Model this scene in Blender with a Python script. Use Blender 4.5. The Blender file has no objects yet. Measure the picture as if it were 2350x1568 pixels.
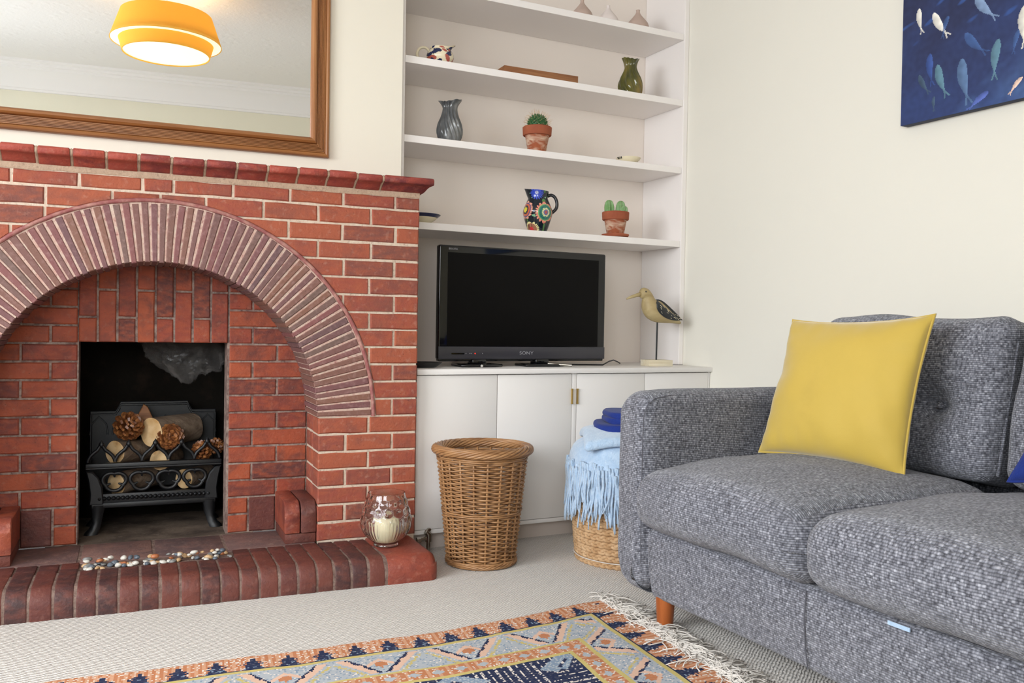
import bpy, math, random
from mathutils import Vector, Matrix, noise
random.seed(7)
PI = math.pi
S = bpy.context.scene
COL = S.collection

# ------------------------------------------------------------------ camera
TH = -0.06149                      # the chimney breast stands slightly askew to the alcove
cam = bpy.data.cameras.new('camera')
camo = bpy.data.objects.new('camera', cam)
COL.objects.link(camo)
cam.sensor_fit = 'HORIZONTAL'; cam.sensor_width = 36.0
cam.lens = 36.0 * 2009.58 / 2350.0
cam.clip_start = 0.05; cam.clip_end = 60
def cam_matrix(yaw, pitch, roll, loc):
    fwd = Vector((-math.sin(yaw) * math.cos(pitch), math.cos(yaw) * math.cos(pitch), math.sin(pitch)))
    r0 = Vector((math.cos(yaw), math.sin(yaw), 0)); u0 = r0.cross(fwd)
    r = math.cos(roll) * r0 + math.sin(roll) * u0
    u = -math.sin(roll) * r0 + math.cos(roll) * u0
    m = Matrix((r, u, -fwd)).transposed().to_4x4(); m.translation = loc
    return m
camo.matrix_world = cam_matrix(-0.46871, -0.01614, 0.01639, Vector((-1.1018, -2.9164, 0.8222)))
S.camera = camo

# ------------------------------------------------------------------ world, lights, exposure
S.view_settings.view_transform = 'Standard'; S.view_settings.look = 'None'
S.view_settings.gamma = 1.0; S.view_settings.use_curve_mapping = False
S.view_settings.exposure = 0.12
W = bpy.data.worlds.new('sky'); S.world = W; W.use_nodes = True
W.node_tree.nodes['Background'].inputs[0].default_value = (0.75, 0.85, 1.0, 1)
W.node_tree.nodes['Background'].inputs[1].default_value = 1.0
def area(name, loc, target, sx, sy, power, color):
    l = bpy.data.lights.new(name, 'AREA'); l.shape = 'RECTANGLE'; l.size = sx; l.size_y = sy
    l.energy = power; l.color = color
    o = bpy.data.objects.new(name, l); COL.objects.link(o); o.location = loc
    d = Vector(target) - Vector(loc)
    o.rotation_euler = d.to_track_quat('-Z', 'Y').to_euler()
    return o
area('window_daylight', (-4.30, -2.00, 2.15), (0.6, -1.0, 0.7), 3.4, 2.2, 330, (0.93, 0.965, 1.0))
area('rear_fill_light', (-2.2, -4.60, 1.95), (-0.6, 0.0, 0.5), 2.4, 1.8, 150, (0.93, 0.965, 1.0))  # fill light added behind the camera to brighten bricks and alcove

# ------------------------------------------------------------------ helpers
def lin(c):
    c = c.lstrip('#'); v = [int(c[i:i + 2], 16) / 255 for i in (0, 2, 4)]
    return tuple(x / 12.92 if x <= 0.04045 else ((x + 0.055) / 1.055) ** 2.4 for x in v)
def rgba(c): return lin(c) + (1,)

class G:
    """collects geometry for one mesh"""
    def __init__(s): s.V = []; s.F = []; s.C = []
    def add(s, V, F):
        n = len(s.V); s.V += [tuple(v) for v in V]; s.F += [tuple(i + n for i in f) for f in F]; return s
    def box(s, x0, x1, y0, y1, z0, z1):
        V = [(x, y, z) for z in (z0, z1) for y in (y0, y1) for x in (x0, x1)]
        return s.add(V, [(0, 2, 3, 1), (4, 5, 7, 6), (0, 1, 5, 4), (2, 6, 7, 3), (0, 4, 6, 2), (1, 3, 7, 5)])
    def cbox(s, x0, x1, y0, y1, z0, z1, b=0.002):
        """box with chamfered edges"""
        return s.rbox((x1 - x0, y1 - y0, z1 - z0), b, ((x0 + x1) / 2, (y0 + y1) / 2, (z0 + z1) / 2), k=1, n=1)
    def tube(s, path, rad, n=8, closed=False, caps=True, flat=None):
        P = [Vector(p) for p in path]; m = len(P); V = []; F = []
        R = rad if isinstance(rad, (list, tuple)) else [rad] * m
        T = []
        for i in range(m):
            a = P[(i - 1) % m] if (closed or i > 0) else P[0]
            b = P[(i + 1) % m] if (closed or i < m - 1) else P[-1]
            t = (b - a); T.append(t.normalized() if t.length > 1e-9 else Vector((0, 0, 1)))
        ref = Vector((0, 0, 1)) if abs(T[0].z) < 0.9 else Vector((1, 0, 0))
        nv = (ref - T[0] * ref.dot(T[0])).normalized()
        for i in range(m):
            nv = nv - T[i] * nv.dot(T[i])
            nv = nv.normalized() if nv.length > 1e-6 else T[i].orthogonal().normalized()
            bn = T[i].cross(nv)
            for k in range(n):
                a = 2 * PI * k / n
                V.append(P[i] + (nv * math.cos(a) + bn * math.sin(a)) * R[i])
        for i in range(m if closed else m - 1):
            j = (i + 1) % m
            for k in range(n):
                l = (k + 1) % n
                F.append((i * n + k, i * n + l, j * n + l, j * n + k))
        if caps and not closed:
            F.append(tuple(range(n - 1, -1, -1))); F.append(tuple((m - 1) * n + k for k in range(n)))
        return s.add(V, F)
    def lathe(s, prof, n=32, c=(0, 0, 0), fn=None, cap0=True, cap1=True):
        V = []; F = []; m = len(prof)
        for i, (r, z) in enumerate(prof):
            for k in range(n):
                a = 2 * PI * k / n
                rr, zz = (r, z) if fn is None else fn(r, z, a, i)
                V.append((c[0] + rr * math.cos(a), c[1] + rr * math.sin(a), c[2] + zz))
        for i in range(m - 1):
            for k in range(n):
                l = (k + 1) % n
                F.append((i * n + k, i * n + l, (i + 1) * n + l, (i + 1) * n + k))
        if cap0: F.append(tuple(range(n - 1, -1, -1)))
        if cap1: F.append(tuple((m - 1) * n + k for k in range(n)))
        return s.add(V, F)
    def prism(s, poly, y0, y1, bev=0.0, jit=0.0, swap=False):
        """poly: (x,z) points counter-clockwise seen from -y; front face at y0, back at y1"""
        n = len(poly)
        nor = []
        for i in range(n):
            ax, az = poly[i - 1]; bx, bz = poly[i]; cx, cz = poly[(i + 1) % n]
            e1 = Vector((bx - ax, bz - az)); e2 = Vector((cx - bx, cz - bz))
            n1 = Vector((-e1.y, e1.x)).normalized() if e1.length > 1e-9 else Vector((0, 0))
            n2 = Vector((-e2.y, e2.x)).normalized() if e2.length > 1e-9 else n1
            q = n1 + n2; q = q / max(0.5, q.length_squared / 2) if q.length > 1e-6 else n1
            nor.append(q)
        R = random.uniform
        V = [(x, y1, z) for x, z in poly]
        if bev > 0:
            V += [(x, y0 + bev, z) for x, z in poly]
            V += [(x + q.x * bev + R(-jit, jit), y0 + R(-jit, jit) * 0.4, z + q.y * bev + R(-jit, jit)) for (x, z), q in zip(poly, nor)]
            rings = 3
        else:
            V += [(x, y0, z) for x, z in poly]; rings = 2
        F = []
        for r in range(rings - 1):
            for i in range(n):
                j = (i + 1) % n
                F.append((r * n + i, r * n + j, (r + 1) * n + j, (r + 1) * n + i))
        F.append(tuple((rings - 1) * n + i for i in range(n)))
        F.append(tuple(range(n - 1, -1, -1)))
        return s.add(V, F)
    def rbox(s, size, r, c=(0, 0, 0), k=4, n=6, fn=None):
        """rounded box: k steps in each corner, n spans along each side, fn(Vector local)->Vector"""
        h = [q / 2 for q in size]; r = min(r, min(h) * 0.999)
        def axis(hh):
            core = hh - r; L = []
            arc = [r * math.tan(PI / 4 * i / k) for i in range(1, k + 1)]
            L += [-(core + a) for a in reversed(arc)]
            L += [-core + 2 * core * i / n for i in range(n + 1)]
            L += [core + a for a in arc]
            return L
        A = [axis(q) for q in h]; idx = {}; V = []; F = []
        def vid(p):
            key = tuple(round(q, 6) for q in p)
            if key in idx: return idx[key]
            cc = Vector([max(-(h[i] - r), min(h[i] - r, p[i])) for i in range(3)])
            d = Vector(p) - cc
            q = cc + d.normalized() * r if d.length > 1e-9 else cc
            if fn: q = fn(q)
            idx[key] = len(V); V.append((q[0] + c[0], q[1] + c[1], q[2] + c[2])); return idx[key]
        for ax in range(3):
            u, v = (ax + 1) % 3, (ax + 2) % 3
            for sg in (-1, 1):
                for i in range(len(A[u]) - 1):
                    for j in range(len(A[v]) - 1):
                        qs = []
                        for a, b in ((i, j), (i + 1, j), (i + 1, j + 1), (i, j + 1)):
                            p = [0, 0, 0]; p[ax] = sg * h[ax]; p[u] = A[u][a]; p[v] = A[v][b]; qs.append(vid(p))
                        F.append(tuple(qs) if sg > 0 else tuple(reversed(qs)))
        return s.add(V, F)
    def grid(s, fn, nu, nv, col=None):
        V = [fn(i / nu, j / nv) for j in range(nv + 1) for i in range(nu + 1)]
        F = [(j * (nu + 1) + i, j * (nu + 1) + i + 1, (j + 1) * (nu + 1) + i + 1, (j + 1) * (nu + 1) + i) for j in range(nv) for i in range(nu)]
        if col: s.C += [col((i + .5) / nu, (j + .5) / nv) for j in range(nv) for i in range(nu)]
        return s.add(V, F)
    def xf(s, m):
        s.V = [tuple(m @ Vector(v)) for v in s.V]; return s

def obj(name, g, mat, parent=None, smooth=None, label=None):
    me = bpy.data.meshes.new(name); me.from_pydata(g.V, [], g.F)
    me.materials.append(mat)
    if smooth is not None:
        me.polygons.foreach_set('use_smooth', [True] * len(me.polygons))
        if smooth < 179: me.set_sharp_from_angle(angle=math.radians(smooth))
    if g.C:
        at = me.color_attributes.new('paint', 'FLOAT_COLOR', 'CORNER'); buf = []
        base = len(g.F) - len(g.C)
        for fi, f in enumerate(g.F):
            c = g.C[fi - base] if fi >= base else (0.5, 0.5, 0.5)
            buf += list(c[:3] + (1.0,)) * len(f)
        at.data.foreach_set('color', buf)
    me.update()
    o = bpy.data.objects.new(name, me); COL.objects.link(o)
    if parent: o.parent = parent
    if label: o['label'] = label
    return o
def tag(o, label, cat, group=None, kind=None):
    o['label'] = label; o['category'] = cat
    if group: o['group'] = group
    if kind: o['kind'] = kind
    return o
def fl(x, y, z=0):
    """fireplace-local point to room point"""
    return (x * math.cos(TH) - y * math.sin(TH), x * math.sin(TH) + y * math.cos(TH), z)
def thing(name, label, cat, loc=(0, 0, 0), rotz=0.0, group=None):
    o = bpy.data.objects.new(name, None); o.empty_display_size = 0.05; COL.objects.link(o)
    o.location = loc; o.rotation_euler = (0, 0, rotz)
    return tag(o, label, cat, group)
def struct(name, g, mat, smooth=None, label=None):
    o = obj(name, g, mat, None, smooth); o['kind'] = 'structure'
    if label: o['label'] = label
    return o
def nz(x, y, z, s=1.0): return noise.noise(Vector((x * s, y * s, z * s)))

# ------------------------------------------------------------------ materials
class Mat:
    def __init__(s, name, col, rough=0.5, spec=0.5, metal=0.0, coat=0.0, trans=0.0, ior=1.5, sheen=0.0):
        s.m = bpy.data.materials.new(name); s.m.use_nodes = True; s.nt = s.m.node_tree
        s.b = s.nt.nodes['Principled BSDF']; i = s.b.inputs
        i['Base Color'].default_value = rgba(col) if isinstance(col, str) else tuple(col) + (1,)
        i['Roughness'].default_value = rough; i['Specular IOR Level'].default_value = spec
        i['Metallic'].default_value = metal; i['Coat Weight'].default_value = coat
        i['Transmission Weight'].default_value = trans; i['IOR'].default_value = ior
        i['Sheen Weight'].default_value = sheen
        s.last = None; s.tc = None; s.h = None
    def N(s, t, **kw):
        n = s.nt.nodes.new(t)
        for k, v in kw.items(): setattr(n, k, v)
        return n
    def L(s, a, b): s.nt.links.new(a, b)
    def coord(s, scale=(1, 1, 1), kind='Object', rot=(0, 0, 0)):
        if s.tc is None: s.tc = s.N('ShaderNodeTexCoord')
        mp = s.N('ShaderNodeMapping'); mp.inputs['Scale'].default_value = scale; mp.inputs['Rotation'].default_value = rot
        s.L(s.tc.outputs[kind], mp.inputs[0]); return mp.outputs[0]
    def noise(s, scale, detail=3, co=(1, 1, 1), rough=0.55, dist=0.0, rot=(0, 0, 0)):
        n = s.N('ShaderNodeTexNoise'); n.inputs['Scale'].default_value = scale; n.inputs['Detail'].default_value = detail
        n.inputs['Roughness'].default_value = rough; n.inputs['Distortion'].default_value = dist
        s.L(s.coord(co, rot=rot), n.inputs['Vector']); return n.outputs['Fac']
    def voro(s, scale, co=(1, 1, 1), feat='F1'):
        n = s.N('ShaderNodeTexVoronoi'); n.feature = feat; n.inputs['Scale'].default_value = scale
        s.L(s.coord(co), n.inputs['Vector']); return n.outputs['Distance']
    def ramp(s, fac, stops):
        r = s.N('ShaderNodeValToRGB'); s.L(fac, r.inputs[0]); e = r.color_ramp.elements
        while len(e) < len(stops): e.new(0.5)
        for q, (p, c) in zip(e, stops):
            q.position = p; q.color = rgba(c) if isinstance(c, str) else ((c, c, c, 1) if isinstance(c, (int, float)) else tuple(c) + (1,))
        return r.outputs[0]
    def cur(s):
        return s.last
    def setcol(s, out): s.last = out; s.L(out, s.b.inputs['Base Color'])
    def mix(s, fac, c2, mode='MIX', k=None):
        """blend colour c2 over the current base colour by fac"""
        n = s.N('ShaderNodeMix', data_type='RGBA', blend_type=mode)
        if isinstance(fac, (int, float)): n.inputs[0].default_value = fac
        else: s.L(fac, n.inputs[0])
        if s.last is None: n.inputs[6].default_value = s.b.inputs['Base Color'].default_value
        else: s.L(s.last, n.inputs[6])
        if isinstance(c2, str): n.inputs[7].default_value = rgba(c2)
        else: s.L(c2, n.inputs[7])
        s.setcol(n.outputs[2]); return s
    def rand(s):
        return s.N('ShaderNodeObjectInfo').outputs['Random']
    def math(s, op, a, b=None):
        n = s.N('ShaderNodeMath', operation=op)
        for i, q in enumerate((a, b)):
            if q is None: continue
            if isinstance(q, (int, float)): n.inputs[i].default_value = q
            else: s.L(q, n.inputs[i])
        return n.outputs[0]
    def bump(s, h, strength=0.5, dist=0.002):
        n = s.N('ShaderNodeBump'); n.inputs['Strength'].default_value = strength; n.inputs['Distance'].default_value = dist
        s.L(h, n.inputs['Height'])
        if s.h is not None: s.L(s.h, n.inputs['Normal'])
        s.h = n.outputs[0]; s.L(s.h, s.b.inputs['Normal']); return s
    def paint(s, var='paint'):
        a = s.N('ShaderNodeAttribute'); a.attribute_name = var; s.setcol(a.outputs['Color']); return s
    def emit(s, col, st):
        s.b.inputs['Emission Color'].default_value = rgba(col); s.b.inputs['Emission Strength'].default_value = st; return s

M = {}
def wallpaint(name, col, tex=0.15):
    a = Mat(name, col, 0.75, 0.25); a.bump(a.noise(160, 2), tex, 0.0006); a.bump(a.noise(9, 3), 0.08, 0.003); M[name] = a.m
wallpaint('breast_paint', '#EBE4D4'); wallpaint('side_paint', '#EAE6DA'); wallpaint('alcove_paint', '#F2E7DD'); wallpaint('rear_paint', '#EEEAD6')
a = Mat('gloss_white', '#F5EFEB', 0.38, 0.45); a.bump(a.noise(30, 2, (1, 1, 6)), 0.05, 0.001); M['white'] = a.m
a = Mat('cabinet_white', '#ECE8E4', 0.4, 0.45); a.bump(a.noise(40, 2, (1, 1, 5)), 0.05, 0.001); M['cab'] = a.m
a = Mat('plinth_taupe', '#CFC2B8', 0.6); M['plinth'] = a.m
# ceiling: embossed paper
a = Mat('ceiling_paper', '#EFECE8', 0.8, 0.2)
a.bump(a.ramp(a.voro(13), [(0.05, 1.0), (0.35, 0.0)]), 0.22, 0.006); a.bump(a.noise(70, 3), 0.4, 0.003); M['ceiling'] = a.m
M['cornice'] = Mat('cornice_white', '#F4F2F0', 0.7, 0.2).m
# carpet
a = Mat('carpet_wool', '#D9D3CB', 0.95, 0.1, sheen=0.2)
sx = a.N('ShaderNodeSeparateXYZ'); wb = a.N('ShaderNodeTexNoise'); wb.inputs['Scale'].default_value = 38; wb.inputs['Detail'].default_value = 1
a.L(a.coord((1, 1, 1), rot=(0, 0, 0.05)), wb.inputs['Vector']); wm = a.N('ShaderNodeVectorMath', operation='MULTIPLY_ADD'); wm.inputs[1].default_value = (0.009, 0.009, 0.0)
a.L(wb.outputs['Color'], wm.inputs[0]); a.L(a.coord((1, 1, 1), rot=(0, 0, 0.05)), wm.inputs[2]); a.L(wm.outputs[0], sx.inputs[0])
px = a.math('SINE', a.math('MULTIPLY', sx.outputs[0], 2 * PI / 0.0125)); py = a.math('SINE', a.math('MULTIPLY', sx.outputs[1], 2 * PI / 0.0105))
loop = a.math('ADD', a.math('MULTIPLY', a.math('MULTIPLY', px, py), 0.5), 0.5)
a.setcol(a.ramp(loop, [(0.0, '#B7AEA5'), (0.55, '#DDD7CF'), (1.0, '#EAE6E0')])); a.mix(a.ramp(a.noise(4, 3), [(0.35, 0.0), (0.8, 0.35)]), '#CCC4BB')
a.bump(loop, 0.9, 0.004); a.bump(a.noise(900, 2), 0.4, 0.001); M['carpet'] = a.m
# bricks
def brickmat(name, ca, cb, burn, soot, rough=0.75, bl='#C79A86', burnamt=0.75):
    a = Mat(name, ca, rough, 0.35)
    a.setcol(a.ramp(a.rand(), [(0.0, ca), (0.25, cb), (0.5, ca), (0.75, burn), (0.82, ca), (1.0, cb)]))
    a.mix(a.ramp(a.noise(26, 5, (1, 1, 2.2)), [(0.40, 0.0), (0.66, 0.7)]), cb)
    a.mix(a.ramp(a.noise(9, 5, (1, 1, 1.6), dist=0.8), [(0.50, 0.0), (0.68, 0.5)]), burn)
    r2 = a.math('FRACT', a.math('MULTIPLY', a.rand(), 7.31))
    a.mix(a.math('MULTIPLY', a.ramp(a.noise(13, 4, dist=1.2), [(0.47, 0.0), (0.70, burnamt)]), r2), burn)
    a.mix(a.ramp(a.noise(48, 5), [(0.56, 0.0), (0.76, 0.42)]), bl)
    a.mix(a.ramp(a.noise(210, 2), [(0.66, 0.0), (0.76, 0.7)]), soot)
    a.bump(a.noise(120, 4), 0.8, 0.0022); a.bump(a.noise(22, 3), 0.5, 0.005)
    M[name] = a.m
brickmat('brick_face', '#954A3C', '#A4593F', '#784A41', '#42261F', 0.8, '#BA8F7C')
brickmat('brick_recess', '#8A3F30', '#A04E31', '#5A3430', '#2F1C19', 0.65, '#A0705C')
brickmat('brick_hearth', '#5F342F', '#6E3D33', '#432E2E', '#241715', 0.55, '#8C6458', 0.9)
brickmat('brick_cap', '#8E3D35', '#A64B3A', '#6A2E30', '#4A2320', 0.6, '#B57A66')
brickmat('brick_orange', '#9C4E36', '#8C4435', '#64322F', '#3A1E1A', 0.5, '#BC8470', 1.0)
brickmat('slab_grey', '#7E625C', '#86655C', '#5E4B4A', '#332826', 0.6, '#A08B80', 0.9)
a = Mat('voussoir_purple', '#7E5A58', 0.62, 0.4)
a.setcol(a.ramp(a.rand(), [(0.0, '#72504F'), (0.3, '#80594A'), (0.55, '#664C4E'), (0.8, '#80504E'), (1.0, '#6E5850')]))
a.mix(a.ramp(a.noise(60, 4), [(0.5, 0.0), (0.8, 0.5)]), '#A48380'); a.mix(a.ramp(a.noise(230, 2), [(0.64, 0.0), (0.75, 0.7)]), '#3A2828')
a.bump(a.noise(160, 4), 0.5, 0.0015); M['voussoir'] = a.m
a = Mat('arch_rim_red', '#8F5250', 0.6, 0.4); a.mix(a.ramp(a.noise(35, 3), [(0.4, 0.0), (0.7, 0.8)]), '#B98E80'); a.bump(a.noise(140, 3), 0.6, 0.002); M['rim'] = a.m
def mortar(name, c1, c2, c3):
    a = Mat(name, c1, 0.9, 0.15); a.mix(a.ramp(a.noise(40, 4), [(0.35, 0.0), (0.65, 0.8)]), c2); a.mix(a.ramp(a.noise(95, 3), [(0.55, 0.0), (0.72, 0.7)]), c3)
    a.bump(a.noise(150, 5), 0.9, 0.003); M[name] = a.m
mortar('mortar_pale', '#CDB8A4', '#D8C7B4', '#A48C7C'); mortar('mortar_ring', '#CDB8A8', '#BE9286', '#8E4E50')
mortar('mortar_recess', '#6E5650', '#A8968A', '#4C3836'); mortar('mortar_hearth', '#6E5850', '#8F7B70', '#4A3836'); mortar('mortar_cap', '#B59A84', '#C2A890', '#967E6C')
a = Mat('soot_black', '#16130F', 0.9, 0.1); a.mix(a.ramp(a.noise(14, 3), [(0.55, 0.0), (0.75, 0.5)]), '#2B2019'); a.bump(a.noise(60, 4), 0.6, 0.004); M['soot'] = a.m
a = Mat('ash_floor', '#6A5C50', 0.85, 0.2); a.mix(a.ramp(a.noise(9, 4), [(0.4, 0.0), (0.65, 0.9)]), '#3E342E'); a.mix(a.ramp(a.noise(45, 3), [(0.6, 0.0), (0.8, 0.5)]), '#8F8072'); a.bump(a.noise(80, 4), 0.6, 0.003); M['ash'] = a.m
a = Mat('cast_iron', '#0C0D10', 0.46, 0.5); a.bump(a.noise(240, 3), 0.3, 0.001); M['iron'] = a.m
# woods
def wood(name, c1, c2, c3, axis, rough=0.4, sc=1.0):
    a = Mat(name, c1, rough, 0.45); co = [22 * sc, 22 * sc, 22 * sc]; co[axis] = 1.2 * sc
    a.setcol(a.ramp(a.noise(2.2, 4, tuple(co), dist=0.6), [(0.25, c2), (0.5, c1), (0.75, c3)]))
    a.bump(a.noise(4, 3, tuple(co)), 0.1, 0.001); M[name] = a.m
wood('pine_x', '#8F5C30', '#754620', '#A06A3A', 0); wood('pine_z', '#986338', '#7E4C25', '#AA7544', 2)
wood('leg_wood', '#9A5227', '#87451E', '#A95F30', 2, 0.35); wood('board_wood', '#8C5A36', '#6E4325', '#A7754A', 0, 0.5)
wood('bird_wood', '#B09C70', '#9C875C', '#C4B287', 0, 0.55, 0.6); wood('bird_base', '#D9CDB2', '#C2B18F', '#E6DECB', 0, 0.7)
a = Mat('log_bark', '#6B5A4C', 0.9, 0.15); a.mix(a.ramp(a.noise(3, 4, (2, 14, 14)), [(0.4, 0.0), (0.7, 0.9)]), '#8C7A68'); a.bump(a.noise(5, 4, (2, 12, 12)), 0.8, 0.006); M['bark'] = a.m
a = Mat('log_end', '#D9B98C', 0.85, 0.15); a.mix(a.ramp(a.noise(18, 4), [(0.4, 0.0), (0.7, 0.8)]), '#B98A4E'); a.mix(a.ramp(a.noise(30, 3), [(0.62, 0.0), (0.8, 0.6)]), '#8A5A2C'); a.bump(a.noise(80, 3), 0.5, 0.002); M['logend'] = a.m
a = Mat('pine_cone', '#6A3D22', 0.35, 0.5); a.mix(a.ramp(a.noise(70, 2), [(0.45, 0.0), (0.65, 0.8)]), '#A9703F'); M['cone'] = a.m
a = Mat('pine_cone_core', '#3A2114', 0.7); M['conecore'] = a.m
a = Mat('plastic_film', '#B9B4B0', 0.12, 1.0, trans=0.0)
tr = a.N('ShaderNodeBsdfTransparent'); mx = a.N('ShaderNodeMixShader'); mx.inputs[0].default_value = 0.06
a.L(tr.outputs[0], mx.inputs[1]); a.L(a.b.outputs[0], mx.inputs[2]); a.L(mx.outputs[0], a.nt.nodes['Material Output'].inputs[0]); M['film'] = a.m
# fabrics
def heather(name, run, P_=0.0052):
    """woven yarn rows laid over each side of the upholstery, the way the cloth is cut for it"""
    a = Mat(name, '#6E6F77', 0.95, 0.1, sheen=0.25)
    sp_ = a.N('ShaderNodeSeparateXYZ'); a.L(a.coord(), sp_.inputs[0]); o_ = [sp_.outputs[i] for i in range(3)]
    sn = a.N('ShaderNodeSeparateXYZ'); a.L(a.tc.outputs['Normal'], sn.inputs[0]); ab = [a.math('ABSOLUTE', sn.outputs[i]) for i in range(3)]
    isz = a.math('GREATER_THAN', ab[2], a.math('MAXIMUM', ab[0], ab[1])); isy = a.math('GREATER_THAN', ab[1], a.math('MAXIMUM', ab[0], ab[2]))
    def pick(c, p, q):
        n = a.N('ShaderNodeMix', data_type='FLOAT'); a.L(c, n.inputs[0]); a.L(q, n.inputs[2]); a.L(p, n.inputs[3]); return n.outputs[0]
    rowc = pick(isz, o_[0], o_[2]); runc = pick(isy, o_[0], o_[1])
    st = a.math('DIVIDE', a.math('ADD', rowc, a.math('MULTIPLY', a.noise(30, 1), 0.004)), P_)
    row = a.math('FLOOR', st); fr_ = a.math('FRACT', st); hump = a.math('SINE', a.math('MULTIPLY', fr_, PI))
    cb = a.N('ShaderNodeCombineXYZ'); a.L(a.math('MULTIPLY', runc, 150), cb.inputs[0]); a.L(a.math('MULTIPLY', row, 3.71), cb.inputs[1])
    nn = a.N('ShaderNodeTexNoise'); nn.inputs['Scale'].default_value = 1.0; nn.inputs['Detail'].default_value = 2; a.L(cb.outputs[0], nn.inputs['Vector'])
    v = a.math('ADD', a.math('MULTIPLY', nn.outputs['Fac'], 0.85), a.math('MULTIPLY', hump, 0.13))
    a.setcol(a.ramp(v, [(0.34, '#414148'), (0.48, '#6B6C74'), (0.60, '#8C8D96'), (0.78, '#C4C5CD')]))
    a.mix(a.ramp(a.noise(7, 3), [(0.35, 0.0), (0.7, 0.22)]), '#4C4D55')
    a.bump(hump, 0.7, 0.002); a.bump(nn.outputs['Fac'], 0.6, 0.002); M[name] = a.m
heather('sofa_y', 1); M['sofa_x'] = M['sofa_y']
M['thread'] = Mat('sofa_seam_thread', '#55555C', 0.9).m
a = Mat('yellow_velvet', '#C0A346', 0.6, 0.25, sheen=0.6); a.mix(a.ramp(a.noise(5, 2), [(0.4, 0.0), (0.7, 0.18)]), '#AE9034'); a.bump(a.noise(350, 2), 0.2, 0.0008); M['yellow'] = a.m
a = Mat('navy_wool', '#24367E', 0.95, 0.1, sheen=0.1); a.bump(a.noise(260, 3), 0.6, 0.002); M['navy'] = a.m
a = Mat('pale_blue_mohair', '#A9C2DC', 0.95, 0.1, sheen=0.6); a.mix(a.ramp(a.noise(60, 4), [(0.4, 0.0), (0.7, 0.6)]), '#C6D8EA'); a.bump(a.noise(170, 4), 0.8, 0.004); M['mohair'] = a.m
def strand(name, c1, c2, rough=0.6):
    a = Mat(name, c1, rough, 0.4); a.mix(a.ramp(a.noise(30, 3), [(0.35, 0.0), (0.65, 1.0)]), c2); a.mix(a.ramp(a.noise(90, 2), [(0.6, 0.0), (0.8, 0.5)]), '#7A5230'); a.bump(a.noise(200, 2), 0.5, 0.002); M[name] = a.m
a = Mat('willow', '#8F643E', 0.38, 0.5)
a.setcol(a.ramp(a.rand(), [(0.0, '#8A5E38'), (0.5, '#A67A50'), (1.0, '#7C5230')])); a.mix(a.ramp(a.noise(1, 3, (9, 9, 160)), [(0.35, 0.0), (0.65, 1.0)]), '#AD8258'); a.mix(a.ramp(a.noise(1, 3, (14, 14, 110)), [(0.52, 0.0), (0.72, 0.85)]), '#5E3C22'); M['willow'] = a.m
strand('jute', '#B08A62', '#CBA982', 0.9)
M['fringe'] = Mat('cotton_fringe', '#D8D2CA', 0.95, 0.1).m
a = Mat('kilim_weave', '#888888', 0.95, 0.05); a.paint(); wv = a.noise(1, 2, (90, 420, 90)); a.mix(a.ramp(wv, [(0.55, 0.0), (0.8, 0.25)]), '#E9DDD0'); a.bump(wv, 0.7, 0.002); M['rug'] = a.m
a = Mat('canvas_paint', '#26345E', 0.6, 0.3); a.paint(); a.bump(a.noise(500, 2), 0.25, 0.0006); M['canvas'] = a.m
M['canvas_side'] = Mat('canvas_edge', '#1E2740', 0.7).m
# ceramics, glass, metal, plastics
M['jugpaint'] = Mat('painted_glaze', '#15222C', 0.12, 0.6).paint().m
M['creampaint'] = Mat('spotted_glaze', '#E8DCC0', 0.2, 0.5).paint().m
a = Mat('green_glaze', '#5A5422', 0.1, 0.6); a.setcol(a.ramp(a.noise(14, 4, (1, 1, 0.5)), [(0.3, '#2E3416'), (0.5, '#5F5A22'), (0.68, '#85703A'), (0.85, '#9DB59A')])); M['greenglaze'] = a.m
a = Mat('slate_glaze', '#4A5260', 0.14, 0.6); a.setcol(a.ramp(a.noise(20, 4, (1, 1, 0.4)), [(0.3, '#37383A'), (0.5, '#5C5E5F'), (0.7, '#92928F')])); M['slateglaze'] = a.m
a = Mat('terracotta', '#A4583C', 0.8, 0.2); a.setcol(a.ramp(a.noise(12, 4), [(0.3, '#96503A'), (0.7, '#AC6446')])); M['terra'] = a.m
a = Mat('terracotta_limed', '#B0613C', 0.85, 0.2); a.setcol(a.ramp(a.noise(14, 4), [(0.3, '#945038'), (0.7, '#A8603F')])); a.mix(a.ramp(a.noise(16, 5, (1, 1, 2.4), dist=0.8), [(0.42, 0.0), (0.62, 0.75)]), '#D8C0A8'); M['terralime'] = a.m
a = Mat('cactus_green', '#3F6B3E', 0.55, 0.4); a.mix(a.ramp(a.noise(60, 3), [(0.4, 0.0), (0.7, 0.6)]), '#2A4A30'); M['cactus'] = a.m
a = Mat('cactus_pale', '#6E9A58', 0.5, 0.4); a.mix(a.ramp(a.noise(40, 3), [(0.4, 0.0), (0.7, 0.7)]), '#9BB590'); M['cactus2'] = a.m
M['spine'] = Mat('cactus_spine', '#D8B890', 0.6).m
M['soil'] = Mat('potting_soil', '#3A2A20', 0.95).m
M['bud'] = Mat('taupe_bisque', '#BFA79A', 0.7).m; M['bud2'] = Mat('white_bisque', '#E6DAD4', 0.7).m
M['cream'] = Mat('cream_glaze', '#EFE3C4', 0.25).m; M['navyglaze'] = Mat('navy_glaze', '#1C2448', 0.2).m; M['blackink'] = Mat('black_glaze', '#15151A', 0.3).m
M['tvgloss'] = Mat('piano_black', '#0A0A0C', 0.06, 0.5).m
M['tvscreen'] = Mat('screen_glass', '#0B0A0A', 0.3, 0.1).m
M['tvstrip'] = Mat('dark_grey_strip', '#34333A', 0.3, 0.5).m
M['tvtext'] = Mat('silver_print', '#9A9AA0', 0.4).m
M['led'] = Mat('red_led', '#FF2010', 0.4).emit('#FF2010', 3.0).m
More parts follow.
